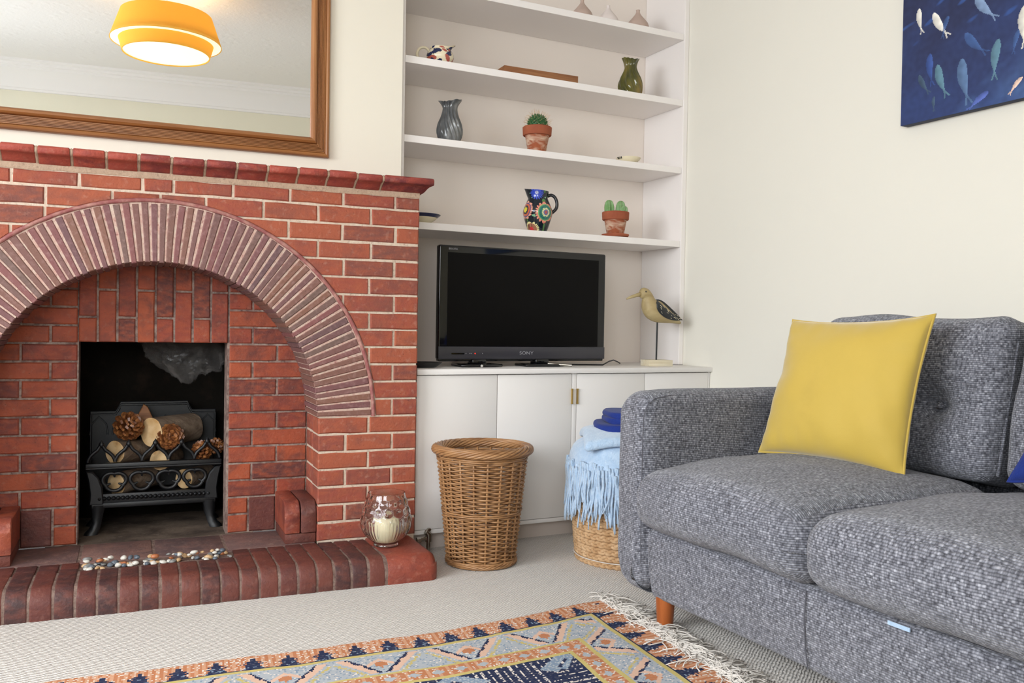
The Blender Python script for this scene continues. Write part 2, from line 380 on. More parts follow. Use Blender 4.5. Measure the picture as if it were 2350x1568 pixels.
M['chrome'] = Mat('aged_chrome', '#A8A49C', 0.25, metal=1.0).m
M['brass'] = Mat('brass_hinge', '#B89A5C', 0.35, metal=1.0).m
M['rubber'] = Mat('black_plastic', '#141416', 0.4).m
M['glass'] = Mat('clear_glass', '#FFFFFF', 0.0, 0.5, trans=1.0, ior=1.45).m
a = Mat('candle_wax', '#F3E8C4', 0.5, 0.3); a.b.inputs['Subsurface Weight'].default_value = 0.3; a.b.inputs['Subsurface Radius'].default_value = (0.02, 0.015, 0.01); M['wax'] = a.m
M['wick'] = Mat('candle_wick', '#2A2420', 0.9).m
M['mirror'] = Mat('mirror_silver', '#F4F5F4', 0.0, metal=1.0).m
M['birdblack'] = Mat('bird_wing_paint', '#23272A', 0.5).m
for nm_, c_, d_ in (('white', '#DDD8CE', '#A9A49A'), ('grey', '#8E8C88', '#5A5C60'), ('tan', '#C9A67C', '#7E5E40'), ('orange', '#B8744C', '#7A4026'), ('slate', '#67707A', '#3C4248')):
    a = Mat('pebble_' + nm_, c_, 0.35, 0.5); a.mix(a.ramp(a.noise(2.2, 4, dist=1.0), [(0.45, 0.0), (0.7, 0.7)]), d_); M['pebble_' + nm_] = a.m
a = Mat('shade_mustard', '#F0CB62', 0.9, 0.1)
t2 = a.N('ShaderNodeBsdfTranslucent'); t2.inputs[0].default_value = rgba('#FFE292'); ms = a.N('ShaderNodeMixShader'); ms.inputs[0].default_value = 0.45
a.L(a.b.outputs[0], ms.inputs[1]); a.L(t2.outputs[0], ms.inputs[2]); a.L(ms.outputs[0], a.nt.nodes['Material Output'].inputs[0]); M['shade'] = a.m
M['shadewhite'] = Mat('shade_lining', '#FFF8EA', 0.8).m
M['diffuser'] = Mat('opal_diffuser', '#FFF6E0', 0.5).emit('#FFEFD0', 0.8).m
M['winframe'] = Mat('window_paint', '#F4F2EE', 0.4).m
M['pane'] = Mat('window_pane', '#FFFFFF', 0.0, 0.5, trans=1.0, ior=1.02).m

# ------------------------------------------------------------------ the room
XR, XL, YB, YF, ZC = 1.352, -3.05, 0.5306, -3.6, 2.607
struct('floor', G().box(XL - 0.2, XR + 0.2, YF - 0.2, 0.9, -0.1, 0.0), M['carpet'], label='pale woven loop carpet')
struct('ceiling', G().box(XL - 0.2, XR + 0.2, YF - 0.2, 0.9, ZC, ZC + 0.1), M['ceiling'])
struct('wall_right', G().box(XR, XR + 0.15, YF - 0.2, 0.9, 0, ZC), M['side_paint'])
struct('wall_back', G().box(0.0, XR, YB, YB + 0.15, 0, ZC), M['alcove_paint'])
struct('wall_back_left', G().box(XL, -1.66, YB + 0.06, YB + 0.2, 0, ZC), M['breast_paint'])
g = G(); wy0, wy1, wz0, wz1 = -2.9, -0.6, 0.75, 2.35
g.box(XL - 0.15, XL, YF, wy0, 0, ZC).box(XL - 0.15, XL, wy1, 0.8, 0, ZC).box(XL - 0.15, XL, wy0, wy1, 0, wz0).box(XL - 0.15, XL, wy0, wy1, wz1, ZC)
struct('wall_left', g, M['side_paint'])
vx0, vx1, vz0, vz1 = -2.75, -1.25, 0.8, 2.1
g = G(); g.box(XL - 0.15, vx0, YF - 0.15, YF, 0, ZC).box(vx1, XR + 0.15, YF - 0.15, YF, 0, ZC).box(vx0, vx1, YF - 0.15, YF, 0, vz0).box(vx0, vx1, YF - 0.15, YF, vz1, ZC)
struct('wall_front', g, M['rear_paint'])
# cornice along the rear wall and the left and right walls
prof = [(0.0, -0.178), (0.02, -0.178), (0.024, -0.165), (0.032, -0.160), (0.036, -0.148), (0.05, -0.12), (0.075, -0.085), (0.105, -0.06), (0.13, -0.05), (0.135, -0.036), (0.155, -0.032), (0.16, -0.018), (0.195, -0.014), (0.2, 0.0), (0.0, 0.0)]
def cornice(name, p0, p1, nrm):
    g = G(); n = len(prof); V = []
    for p in (p0, p1):
        for o_, z in prof: V.append((p[0] + nrm[0] * o_, p[1] + nrm[1] * o_, ZC + z))
    F = [(i, (i + 1) % n, n + (i + 1) % n, n + i) for i in range(n)] + [tuple(range(n)), tuple(range(2 * n - 1, n - 1, -1))]
    g.add(V, F); return struct(name, g, M['cornice'], 30)
cornice('trim_1', (XL, YF), (XR, YF), (0, 1)); cornice('trim_2', (XR, YF), (XR, 0.2), (-1, 0)); cornice('trim_3', (XL, YF), (XL, 0.5), (1, 0))
# windows (out of view): left lets the daylight in; rear is added for fill
def window(name, quads, along):
    g = G()
    for q in quads: g.box(*q)
    o = struct(name, g, M['winframe']); return o
fr = []
for y in (wy0, (2 * wy0 + wy1) / 3, (wy0 + 2 * wy1) / 3, wy1): fr.append((XL - 0.1, XL - 0.04, y - 0.025, y + 0.025, wz0, wz1))
for z in (wz0 + 0.025, 1.75, wz1 - 0.025): fr.append((XL - 0.1, XL - 0.04, wy0, wy1, z - 0.025, z + 0.025))
window('window_1', fr, 'y')
fr = []
for x in (vx0 + 0.025, (vx0 + vx1) / 2, vx1 - 0.025): fr.append((x - 0.025, x + 0.025, YF - 0.06, YF - 0.02, vz0, vz1))
for z in (vz0 + 0.025, vz1 - 0.025): fr.append((vx0, vx1, YF - 0.06, YF - 0.02, z - 0.025, z + 0.025))
window('added_rear_window', fr, 'x')  # unseen frame, added around the opening for the rear fill
struct('baseboard_right', G().cbox(XR - 0.018, XR, YF, 0.04, 0, 0.14, 0.004), M['white'])

# chimney breast (painted)
ARX, ARZ, RI, RE = -0.853, 0.497, 0.503, 0.690
XW = -1.706
OX0, OX1, OZ = -1.092, -0.617, 0.748
HZ = 0.08
g = G()
g.box(XW + 0.004, -0.012, 0.2, 0.72, 1.30, ZC)
g.box(-0.34, -0.012, 0.235, 0.72, 0, 1.30); g.box(XW + 0.004, -1.366, 0.235, 0.72, 0, 1.30)
br = struct('wall_chimney_breast', g, M['breast_paint']); br.rotation_euler = (0, 0, TH)

# ------------------------------------------------------------------ brick fireplace
FP = thing('brick_fireplace', 'red brick fireplace with a round arch of purple bricks on edge', 'fireplace', (0, 0, 0), TH)
C0 = 0.06; Z0 = 1.226
def zl(x, R=RE + 0.016):
    d = R * R - (x - ARX) ** 2
    return ARZ + math.sqrt(d) if d > 0 else -9
def edgepts(x0, z0, x1, z1, jit):
    L = math.hypot(x1 - x0, z1 - z0); k = max(1, int(L / 0.05)); out = []
    for i in range(k):
        t = i / k; q = jit if i else jit * 0.6
        out.append((x0 + (x1 - x0) * t + random.uniform(-q, q), z0 + (z1 - z0) * t + random.uniform(-q, q)))
    return out
def rectpoly(x0, x1, z0, z1, jit=0.0016):
    return edgepts(x0, z0, x1, z0, jit) + edgepts(x1, z0, x1, z1, jit) + edgepts(x1, z1, x0, z1, jit) + edgepts(x0, z1, x0, z0, jit)
def brick(poly, y0, y1, mat, name='brick', bev=0.004, parent=None):
    g = G().prism(poly, y0 + random.uniform(-0.0012, 0.0012), y1, bev, 0.0007)
    return obj(name, g, M[mat], parent or FP, 35)
GAP = 0.0042
def face_brick(x0, x1, z0, z1, depth=0.095):
    x0 += GAP; x1 -= GAP if x1 < -0.001 else 0; z0 += GAP * 0.9; z1 -= GAP * 0.9
    if x1 < 0 and x1 > -0.003: pass
    if x1 - x0 < 0.010: return
    RR = RE + 0.016; inside = lambda p: math.hypot(p[0] - ARX, p[1] - ARZ - 0.006) < RR and p[1] > ARZ - 0.02
    if z0 >= ARZ - 0.02 and any(inside(p) for p in ((x0, z0), (x1, z0), (x0, z1), (x1, z1), ((x0 + x1) / 2, z0))):
        cor = [(x0, z0), (x1, z0), (x1, z1), (x0, z1)]; ring = []
        for q in range(4):
            a_, b_ = cor[q], cor[(q + 1) % 4]
            for i in range(120): ring.append((a_[0] + (b_[0] - a_[0]) * i / 120, a_[1] + (b_[1] - a_[1]) * i / 120, i == 0))
        st = [inside(p) for p in ring]; m = len(ring)
        if all(st): return
        b0 = next(i for i in range(m) if not st[i] and st[i - 1]); run = []
        while not st[(b0 + len(run)) % m]: run.append(ring[(b0 + len(run)) % m])
        area_ = sum(1 for q in st if not q)
        if area_ < 26: return
        poly = [run[0][:2]] + [p[:2] for p in run[1:-1] if p[2]] + [run[-1][:2]]
        aa = math.atan2(run[-1][1] - ARZ - 0.006, run[-1][0] - ARX); ab = math.atan2(run[0][1] - ARZ - 0.006, run[0][0] - ARX)
        for i in range(1, 7):
            t = aa + (ab - aa) * i / 7; poly.append((ARX + RR * math.cos(t), ARZ + 0.006 + RR * math.sin(t)))
        q = []
        for p in poly:
            if not q or math.hypot(p[0] - q[-1][0], p[1] - q[-1][1]) > 0.002: q.append(p)
        if math.hypot(q[0][0] - q[-1][0], q[0][1] - q[-1][1]) < 0.002: q.pop()
        if len(q) >= 3: brick(q, -0.001, depth, 'brick_face', bev=0.0018)
        return
    brick(rectpoly(x0, x1, z0, z1), -0.001, depth, 'brick_face')
rows0 = [-1.44, -1.26, -1.079, -0.9, -0.811, -0.63, -0.448, -0.27, -0.087]
rows1 = [-1.53, -1.35, -1.169, -0.987, -0.849, -0.713, -0.534, -0.354, -0.173]
for k in range(13):
    if k == 0: J = rows0
    elif k == 1: J = rows1
    else:
        J = sorted((-0.087 if k % 2 == 0 else -0.173) - 0.181 * i + random.uniform(-0.004, 0.004) for i in range(9))
        J = [j for j in J if j > XW + 0.03]
    X = [XW] + J + [0.0]
    zt = Z0 + C0 - 0.012 if k == 0 else Z0 - (k - 1) * C0
    zb = Z0 - k * C0
    for x0, x1 in zip(X[:-1], X[1:]):
        face_brick(x0, x1, zb, zt, 0.19 if x1 == 0.0 else 0.095)
for k in range(13, 20):
    zt, zb = Z0 - (k - 1) * C0, Z0 - k * C0
    if k == 19: zb = HZ
    for mir in (0, 1):
        w = -0.345 if not mir else None
        X = [-0.345, -0.172, 0.0] if k % 2 else [-0.345, -0.252, -0.088, 0.0]
        if mir: X = [2 * ARX - x for x in reversed(X)]
        for x0, x1 in zip(X[:-1], X[1:]):
            j = random.uniform(-0.003, 0.003)
            brick(rectpoly(x0 + (0 if abs(x0 + 0.345) < 1e-6 else GAP), x1 - (GAP if x1 < -0.001 else 0), zb + GAP * 0.9, zt - GAP * 0.9), -0.001, 0.095 if x1 < -0.001 else 0.19, 'brick_face')
        # return of the pier, inside the arch
        xs = (-0.345, -0.255) if not mir else (2 * ARX + 0.255, 2 * ARX + 0.345)
        cuts = [0.104, 0.228] if k % 2 else [0.104, 0.160, 0.228]
        for y0, y1 in zip(cuts[:-1], cuts[1:]):
            obj('brick', G().cbox(xs[0], xs[1], y0, y1 - 0.008, zb + GAP, zt - GAP, 0.003), M['brick_face'], FP, 35)
# mortar bed of the front
def arch_columns(g, R, x0, x1, ztop, y0, y1, zbase):
    N_ = 72; xs = [x0 + (x1 - x0) * i / N_ for i in range(N_ + 1)]
    xs += [ARX - R, ARX + R]; xs = sorted(x for x in xs if x0 <= x <= x1)
    lo = [max(zbase, zl(x, R)) for x in xs]
    for i in range(len(xs) - 1):
        V = [(xs[i], y0, lo[i]), (xs[i + 1], y0, lo[i + 1]), (xs[i + 1], y0, ztop), (xs[i], y0, ztop)]
        V += [(x, y1, z) for x, y, z in V]
        g.add(V, [(0, 1, 2, 3), (7, 6, 5, 4), (0, 4, 5, 1), (3, 2, 6, 7)])
g = G(); arch_columns(g, RE, XW + 0.003, -0.003, Z0 + C0, 0.0035, 0.2, ARZ + 0.009)
g.box(-0.05, -0.0031, 0.0037, 0.2, ARZ, Z0 + C0 - 0.001); g.box(-0.342, -0.003, 0.0035, 0.226, 0.0, ARZ + 0.009); g.box(XW + 0.003, 2 * ARX + 0.342, 0.0035, 0.226, 0.0, ARZ + 0.009)
obj('mortar', g, M['mortar_pale'], FP, label='pale lime mortar between the face bricks')
# arch ring
NV = 78
def arc(R, a): return (ARX + R * math.cos(a), ARZ + 0.009 + R * math.sin(a))
g = G(); K = 96; V = []; F = []
for i in range(K + 1):
    a = PI * i / K
    for R, y in ((RI + 0.004, 0.0015), (RE + 0.004, 0.0015), (RE + 0.004, 0.228), (RI + 0.004, 0.228)):
        x, z = arc(R, a); V.append((x, y, z))
for i in range(K):
    for q in range(4):
        r = (q + 1) % 4; F.append((i * 4 + q, (i + 1) * 4 + q, (i + 1) * 4 + r, i * 4 + r))
g.add(V, F); obj('arch_mortar', g, M['mortar_ring'], FP, label='pinkish white mortar between the arch bricks')
for i in range(NV):
    a0 = PI * (i + 0.125 + random.uniform(-0.05, 0.05)) / NV; a1 = PI * (i + 0.875 + random.uniform(-0.05, 0.05)) / NV
    am = (a0 + a1) / 2; ri = RI + random.uniform(-0.002, 0.002); re = RE - random.uniform(0.0, 0.004)
    sk = random.uniform(-0.0018, 0.0018)
    poly = [arc(ri, a0), arc((ri + re) / 2, a0 + sk), arc(re, a0), arc(re, a1), arc((ri + re) / 2, a1 + sk), arc(ri, a1)]
    g = G().prism(poly, -0.0015 + random.uniform(-0.001, 0.001), 0.227, 0.0025, 0.0006)
    obj('voussoir', g, M['voussoir'], FP, 35)
path = []
for i in range(81):
    a = PI * i / 80; x, z = arc(RE + 0.007 + 0.0012 * nz(i, 0, 0, 0.7), a); path.append((x, 0.001, z))
obj('arch_rim', G().tube(path, [0.0068 + 0.0012 * nz(i, 3, 0, 0.9) for i in range(81)], 8), M['rim'], FP, 60)
# mantel cap
CJ = [-1.766 + 0.0, -1.67, -1.574, -1.478, -1.382, -1.287, -1.191, -1.098, -1.003, -0.912, -0.818, -0.719, -0.623, -0.527, -0.43, -0.332, -0.234, -0.144, 0.036]
cprof = [(0.19, 1.288), (0.004, 1.288), (-0.004, 1.290), (-0.013, 1.2955), (-0.022, 1.303), (-0.032, 1.3085), (-0.044, 1.3115), (-0.052, 1.3125), (-0.0555, 1.316), (-0.057, 1.326), (-0.0555, 1.3325), (-0.051, 1.336), (0.19, 1.336)]
for i, (x0, x1) in enumerate(zip(CJ[:-1], CJ[1:])):
    last = i == len(CJ) - 2; first = i == 0
    xa, xb = x0 + 0.0045, x1 - (0 if last else 0.0045)
    dz = random.uniform(-0.0015, 0.0015); dy = random.uniform(-0.0015, 0.0015); V = []; n = len(cprof)
    cols = [xa, xa + 0.003, xb - 0.003, xb]
    for ci, x in enumerate(cols):
        for y, z in cprof:
            sh = 0.0025 if ci in (0, 3) else 0
            xx = x
            if last and ci >= 2: xx = x - 0.036 + max(0.0, min(0.036, 0.036 * (-y + 0.02) / 0.07 if z < 1.3365 else 0.036)); xx = max(xx, x - 0.036)
            if last and ci >= 2 and y > 0.1: xx = x
            V.append((xx, y + dy + (sh if y < 0.1 else 0), z + dz - (sh * 0.6 if z > 1.33 else 0)))
    F = []
    for c_ in range(3):
        for q in range(n): r = (q + 1) % n; F.append((c_ * n + q, c_ * n + r, (c_ + 1) * n + r, (c_ + 1) * n + q))
    F += [tuple(range(n - 1, -1, -1)), tuple(3 * n + q for q in range(n))]
    obj('cap_brick', G().add(V, F), M['brick_cap'], FP, 40)
g = G(); n = 90; V = []; F = []
for i in range(n + 1):
    x = XW + (0.0 - XW) * i / n; w = 0.0035 * nz(i, 1, 0, 0.37)
    for y, z in ((0.19, 1.29), (-0.001 + w * .3, 1.2895), (-0.0025 + w * 0.4, 1.279), (0.001, 1.2715 + w), (0.19, 1.2715)): V.append((x, y, z))
for i in range(n):
    for q in range(5): r = (q + 1) % 5; F.append((i * 5 + q, i * 5 + r, (i + 1) * 5 + r, (i + 1) * 5 + q))
F += [(4, 3, 2, 1, 0), tuple(n * 5 + q for q in range(5))]
g.add(V, F)
for x in CJ[1:-1]: g.tube([(x, 0.12, 1.3305), (x, -0.046, 1.3305), (x, -0.0492, 1.327), (x, -0.0488, 1.318), (x, -0.037, 1.3150), (x, -0.017, 1.3065), (x, 0.003, 1.2915)], 0.0048, 6)
obj('cap_mortar', g, M['mortar_cap'], FP, 60)
# recess wall behind the arch
RY = 0.229
g = G()
RX0, RX1 = 2 * ARX + 0.342, -0.342
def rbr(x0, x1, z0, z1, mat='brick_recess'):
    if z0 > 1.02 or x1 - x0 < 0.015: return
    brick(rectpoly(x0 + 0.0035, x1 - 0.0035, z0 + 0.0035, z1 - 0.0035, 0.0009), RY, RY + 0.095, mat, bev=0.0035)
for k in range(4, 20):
    zt, zb = Z0 - (k - 1) * C0, max(HZ, Z0 - k * C0)
    for side in (0, 1):
        w = OX1 - RX1
        if k >= 18:
            X = [OX1, OX1 + 0.072, OX1 + 0.168, RX1]
            if k == 19: continue
        elif k % 2: X = [OX1, OX1 + 0.167, RX1]
        else: X = [OX1, OX1 + 0.082, RX1]
        if side == 0: X = [2 * ARX - x for x in reversed(X)]
        for x0, x1 in zip(X[:-1], X[1:]): 
            if k == 18 and ((side == 1 and abs(x0 - (OX1 + 0.072)) < 0.01) or (side == 0 and abs(x1 - (2 * ARX - OX1 - 0.072)) < 0.01)):
                rbr(x0, x1, HZ, zt, 'brick_hearth')            # one tall dark tile
            else: rbr(x0, x1, zb, zt)
    if k == 18:
        for X in ([OX1, OX1 + 0.072], [2 * ARX - OX1 - 0.072, 2 * ARX - OX1]): rbr(X[0], X[1], HZ, zb)
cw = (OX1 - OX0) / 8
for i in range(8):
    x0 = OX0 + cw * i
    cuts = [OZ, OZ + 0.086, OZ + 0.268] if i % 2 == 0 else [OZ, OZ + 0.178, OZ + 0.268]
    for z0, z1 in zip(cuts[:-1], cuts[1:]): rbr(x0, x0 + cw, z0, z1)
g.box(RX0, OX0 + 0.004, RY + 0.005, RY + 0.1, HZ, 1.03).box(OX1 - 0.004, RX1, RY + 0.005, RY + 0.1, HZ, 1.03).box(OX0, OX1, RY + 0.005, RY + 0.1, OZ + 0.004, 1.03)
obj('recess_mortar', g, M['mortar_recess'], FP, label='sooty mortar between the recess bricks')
# firebox
g = G()
fx0, fx1, fy1, fz1 = OX0 - 0.05, OX1 + 0.05, 0.66, 0.98
g.box(fx0 - 0.04, fx0, RY + 0.098, fy1, HZ, fz1).box(fx1, fx1 + 0.04, RY + 0.098, fy1, HZ, fz1).box(fx0, fx1, fy1, fy1 + 0.04, HZ, fz1).box(fx0, fx1, RY + 0.098, fy1, fz1, fz1 + 0.04)
obj('firebox', g, M['soot'], FP, label='sooty black inside of the fire opening')
# corbel blocks at the feet of the arch
for mir in (0, 1):
    for bi, (xa, xb) in enumerate(((-0.452, -0.402), (-0.398, -0.347))):
        if mir: xa, xb = 2 * ARX - xb, 2 * ARX - xa
        V = []; n = 0; pr = [(0.225, 0.116), (0.006, 0.116), (0.004, 0.178)]
        for i in range(7):
            a = PI / 2 * i / 6; pr.append((0.046 - 0.042 * math.cos(a), 0.180 + 0.042 * math.sin(a)))
        pr.append((0.225, 0.222)); n = len(pr)
        for x in (xa, xa + 0.003, xb - 0.003, xb):
            e = 0.0025 if x in (xa, xb) else 0
            for y, z in pr: V.append((x, y + e, z - (e if z > 0.15 else -e)))
        F = []
        for c_ in range(3):
            for q in range(n): r = (q + 1) % n; F.append((c_ * n + q, c_ * n + r, (c_ + 1) * n + r, (c_ + 1) * n + q))
        F += [tuple(range(n - 1, -1, -1)), tuple(3 * n + q for q in range(n))]
        obj('corbel_brick', G().add(V, F), M['brick_orange'] if bi == 0 else M['brick_hearth'], FP, 40)
    xa, xb = (-0.450, -0.347) if not mir else (2 * ARX + 0.347, 2 * ARX + 0.450)
    obj('corbel_base', G().cbox(xa, xb, 0.012, 0.225, HZ, 0.113, 0.003), M['brick_hearth'], FP, 35)

# ------------------------------------------------------------------ hearth
HT = thing('brick_hearth', 'low brick hearth with a rounded front edge on the carpet', 'hearth', (0, 0, 0), TH)
HJ = [-1.239, -1.179, -1.12, -1.065, -1.01, -0.955, -0.899, -0.846, -0.791, -0.735, -0.68, -0.625, -0.57, -0.513, -0.456, -0.4, -0.347, -0.293, -0.239, -0.183, -0.006]
HJ = [HJ[0] - 0.057 * i for i in range(8, 0, -1)] + HJ
YFH = -0.297; RB = 0.05
for i, (x0, x1) in enumerate(zip(HJ[:-1], HJ[1:])):
    last = i == len(HJ) - 2
    dz = random.uniform(-0.0015, 0.0015); dy = random.uniform(-0.002, 0.002)
    yb = -0.118 if -1.07 < (x0 + x1) / 2 < -0.62 else -0.09
    if last: yb = -0.004
    pr = [(yb, 0.001), (YFH, 0.001), (YFH - 0.001, 0.018)]
    for q in range(9):
        a = PI / 2 * q / 8; pr.append((YFH + RB - RB * math.cos(a), HZ + 0.006 - RB + RB * math.sin(a)))
    pr.append((yb, HZ + 0.004)); n = len(pr); V = []; F = []
    xa, xb = x0 + 0.003, x1 - (0 if last else 0.003)
    cols = [(xa, 0.0022), (xa + 0.002, 0.0006), (xa + 0.005, 0), (xb - 0.005, 0), (xb - 0.002, 0.0006), (xb, 0.0022)]
    if last: cols = [(xa, 0.003), (xa + 0.006, 0), (xb - 0.03, 0), (xb - 0.018, 0.004), (xb - 0.007, 0.012), (xb, 0.028)]
    for x, e in cols:
        for q, (y, z) in enumerate(pr):
            V.append((x, y + dy + (e if q > 0 and q < n - 1 else 0) * (1 if y < YFH + 0.05 else 0), z + dz - (e if z > HZ - 0.02 else 0)))
    for c_ in range(len(cols) - 1):
        for q in range(n): r = (q + 1) % n; F.append((c_ * n + q, c_ * n + r, (c_ + 1) * n + r, (c_ + 1) * n + q))
    F += [tuple(range(n - 1, -1, -1)), tuple((len(cols) - 1) * n + q for q in range(n))]
    obj('bullnose_brick', G().add(V, F), M['brick_orange'] if last else M['brick_hearth'], HT, 40)
# flat bricks behind the bullnose row
g = G(); g.box(HJ[0], -0.08, -0.116, -0.003, 0.0, HZ - 0.004); g.box(2 * ARX + 0.35, -0.35, -0.003, 0.226, 0.0, HZ - 0.002)
pr = [(-0.116, 0.0), (YFH + 0.0025, 0.0), (YFH + 0.002, 0.018)]
for q in range(9):
    a_ = PI / 2 * q / 8; pr.append((YFH + RB - (RB - 0.0025) * math.cos(a_), HZ + 0.006 - RB + (RB - 0.0025) * math.sin(a_)))
pr.append((-0.116, HZ + 0.0015)); n = len(pr)
V = [(x, y, z) for x in (HJ[0], -0.08) for y, z in pr]
g.add(V, [(q, (q + 1) % n, n + (q + 1) % n, n + q) for q in range(n)] + [tuple(range(n)), tuple(range(2 * n - 1, n - 1, -1))])
obj('hearth_mortar', g, M['mortar_hearth'], HT)
for x0, x1 in zip(HJ[:-2], HJ[1:-1]):
    m = (x0 + x1) / 2
    if -1.08 < m < -0.62: continue
    obj('hearth_brick', G().cbox(x0 + 0.003, x1 - 0.003, -0.084, -0.004, 0.03, HZ + random.uniform(-0.001, 0.002), 0.003), M['brick_hearth'], HT, 35)
# grey slabs under the arch and the lip behind the pebbles
sl = [(2 * ARX + 0.348, -1.075), (-1.07, -0.86), (-0.855, -0.64), (-0.635, -0.348)]
for x0, x1 in sl:
    obj('slab', G().cbox(x0 + 0.002, x1 - 0.002, 0.0, 0.226, 0.03, HZ + random.uniform(-0.001, 0.001), 0.003), M['slab_grey'], HT, 35)
obj('slab', G().cbox(-1.075, -0.62, -0.012, -0.001, 0.03, HZ, 0.002), M['slab_grey'], HT, 35)
obj('ash_bed', G().box(OX0 - 0.09, OX1 + 0.09, 0.226, 0.70, 0.02, HZ), M['ash'], HT, label='dusty grey fire-bed floor under the grate')

# ------------------------------------------------------------------ alcove shelves and cabinet
XI, YS, YC, ZCAB = 1.3268, 0.2358, 0.0446, 0.666
for i, (z, nm) in enumerate(((2.1374, 'uppermost white alcove shelf carrying three pointed bud vases'), (1.8452, 'white alcove shelf carrying the green twisted vase'), (1.5461, 'white alcove shelf carrying the slate fluted vase'), (1.2194, 'lowest white alcove shelf above the television'))):
    o = obj('alcove_shelf', G().cbox(0.0245, XI - 0.001, YS, YB - 0.001, z - 0.0273, z, 0.0015), M['white'])
    tag(o, nm, 'shelf', 'alcove shelves')
struct('trim_4', G().cbox(XI, XR - 0.0005, YS - 0.004, YB - 0.001, ZCAB + 0.001, ZC - 0.002, 0.003), M['white'])
struct('trim_5', G().cbox(-0.004, 0.0235, YS - 0.002, YB - 0.001, ZCAB + 0.001, ZC - 0.002, 0.002), M['white'])
CB = thing('alcove_cabinet', 'white built-in alcove cabinet with four flush doors', 'cabinet', (0, 0, 0))
obj('top', G().cbox(0.012, XR - 0.001, YC - 0.014, YB - 0.001, ZCAB - 0.0205, ZCAB, 0.0025), M['cab'], CB, 35)
g = G()
g.box(0.012, XR - 0.002, YC + 0.022, YB - 0.002, 0.07, ZCAB - 0.021)
g.cbox(0.012, XR - 0.002, YC, YC + 0.022, 0.0665, 0.0815, 0.001); g.cbox(0.666, 0.686, YC, YC + 0.022, 0.0815, ZCAB - 0.021, 0.001); g.cbox(1.3425, XR - 0.002, YC, YC + 0.022, 0.0815, ZCAB - 0.021, 0.001)
obj('frame', g, M['cab'], CB, 35)
obj('plinth', G().box(0.012, XR - 0.002, YC + 0.055, YB - 0.01, 0.0, 0.07), M['plinth'], CB)
for x0, x1 in ((0.014, 0.339), (0.339, 0.665), (0.687, 1.012), (1.012, 1.3415)):
    dr = obj('door', G().cbox(x0 + 0.0016, x1 - 0.0016, YC - 0.001, YC + 0.018, 0.0835, ZCAB - 0.0235, 0.0015), M['cab'], CB, 35)
    if x0 in (0.339, 0.687):
        hx = 0.664 if x0 == 0.339 else 0.6882
        for hz in (0.555, 0.17):
            g = G(); g.tube([(hx, YC - 0.004, hz - 0.026), (hx, YC - 0.004, hz + 0.026)], 0.0042, 8)
            g.tube([(hx, YC - 0.004, hz - 0.030), (hx, YC - 0.004, hz - 0.025)], 0.005, 8); g.tube([(hx, YC - 0.004, hz + 0.025), (hx, YC - 0.004, hz + 0.030)], 0.005, 8)
            for q in (-0.0085, 0.0085): g.tube([(hx, YC - 0.004, hz + q - 0.0004), (hx, YC - 0.004, hz + q + 0.0004)], 0.0046, 8)
            obj('hinge', g, M['brass'], dr, 40, 'brass butt hinge')

# ------------------------------------------------------------------ mirror
MI = thing('wall_mirror', 'large wall mirror in a reeded pine frame above the mantel', 'mirror', fl(ARX, 0.199, 1.42), TH)
mw, mh, fw = 1.136, 0.95, 0.069
mp = [(0.0, 0.0), (0.0, -0.016), (0.003, -0.021), (0.008, -0.0225), (0.013, -0.020), (0.0145, -0.0165)]
for q in range(6):
    b0 = 0.0155 + q * 0.0047
    mp += [(b0 + 0.0008, -0.0195), (b0 + 0.0036, -0.0195), (b0 + 0.0040, -0.0162), (b0 + 0.0047, -0.0162)]
mp += [(0.0445, -0.020), (0.047, -0.026), (0.053, -0.0305), (0.059, -0.030), (0.064, -0.025), (0.067, -0.017), (fw, -0.010), (fw, 0.0)]
def rail(p0, p1, d0, d1, inw, mat):
    n = len(mp); V = []
    for base, dd in ((p0, d0), (p1, d1)):
        for w_, y in mp:
            V.append((base[0] + inw[0] * w_ + dd[0] * w_, y, base[1] + inw[1] * w_ + dd[1] * w_))
    F = [(q, (q + 1) % n, n + (q + 1) % n, n + q) for q in range(n)] + [tuple(range(n)), tuple(range(2 * n - 1, n - 1, -1))]
    return obj('frame_rail', G().add(V, F), M[mat], MI, 25)
L_, R_ = -mw / 2, mw / 2
rail((L_, 0), (R_, 0), (1, 0), (-1, 0), (0, 1), 'pine_x'); rail((R_, mh), (L_, mh), (-1, 0), (1, 0), (0, -1), 'pine_x')
rail((R_, 0), (R_, mh), (0, 1), (0, -1), (-1, 0), 'pine_z'); rail((L_, mh), (L_, 0), (0, -1), (0, 1), (1, 0), 'pine_z')
obj('mirror_glass', G().box(L_ + fw - 0.003, R_ - fw + 0.003, -0.0135, -0.006, fw - 0.003, mh - fw + 0.003), M['mirror'], MI)

# ------------------------------------------------------------------ pendant lamp (seen in the mirror)
lx, ly, _ = fl(-0.775, -1.75)
LP = thing('pendant_lamp', 'two-tier mustard drum pendant lamp hanging from the ceiling', 'lamp', (lx, ly, 2.27))
def shade(z0, z1, r0, r1, mat, nm):
    g = G(); g.lathe([(r0, z0), (r1, z1), (r1 - 0.004, z1), (r0 - 0.004, z0), (r0, z0)], 48, cap0=False, cap1=False)
    return obj(nm, g, M[mat], LP, 50)
shade(-0.01, 0.078, 0.222, 0.247, 'shade', 'lower_shade'); shade(0.05, 0.20, 0.283, 0.232, 'shade', 'upper_shade')
obj('shade_ring', G().lathe([(0.2405, 0.052), (0.2785, 0.052), (0.2785, 0.055), (0.2405, 0.055)], 48, cap0=False, cap1=False), M['diffuser'], LP, 40)  # emission stands in for bulb light on the upper shade's white lining
obj('diffuser', G().lathe([(0.18, -0.004), (0.2175, -0.004), (0.2175, 0.0), (0.18, 0.0)], 48), M['diffuser'], LP, 30)
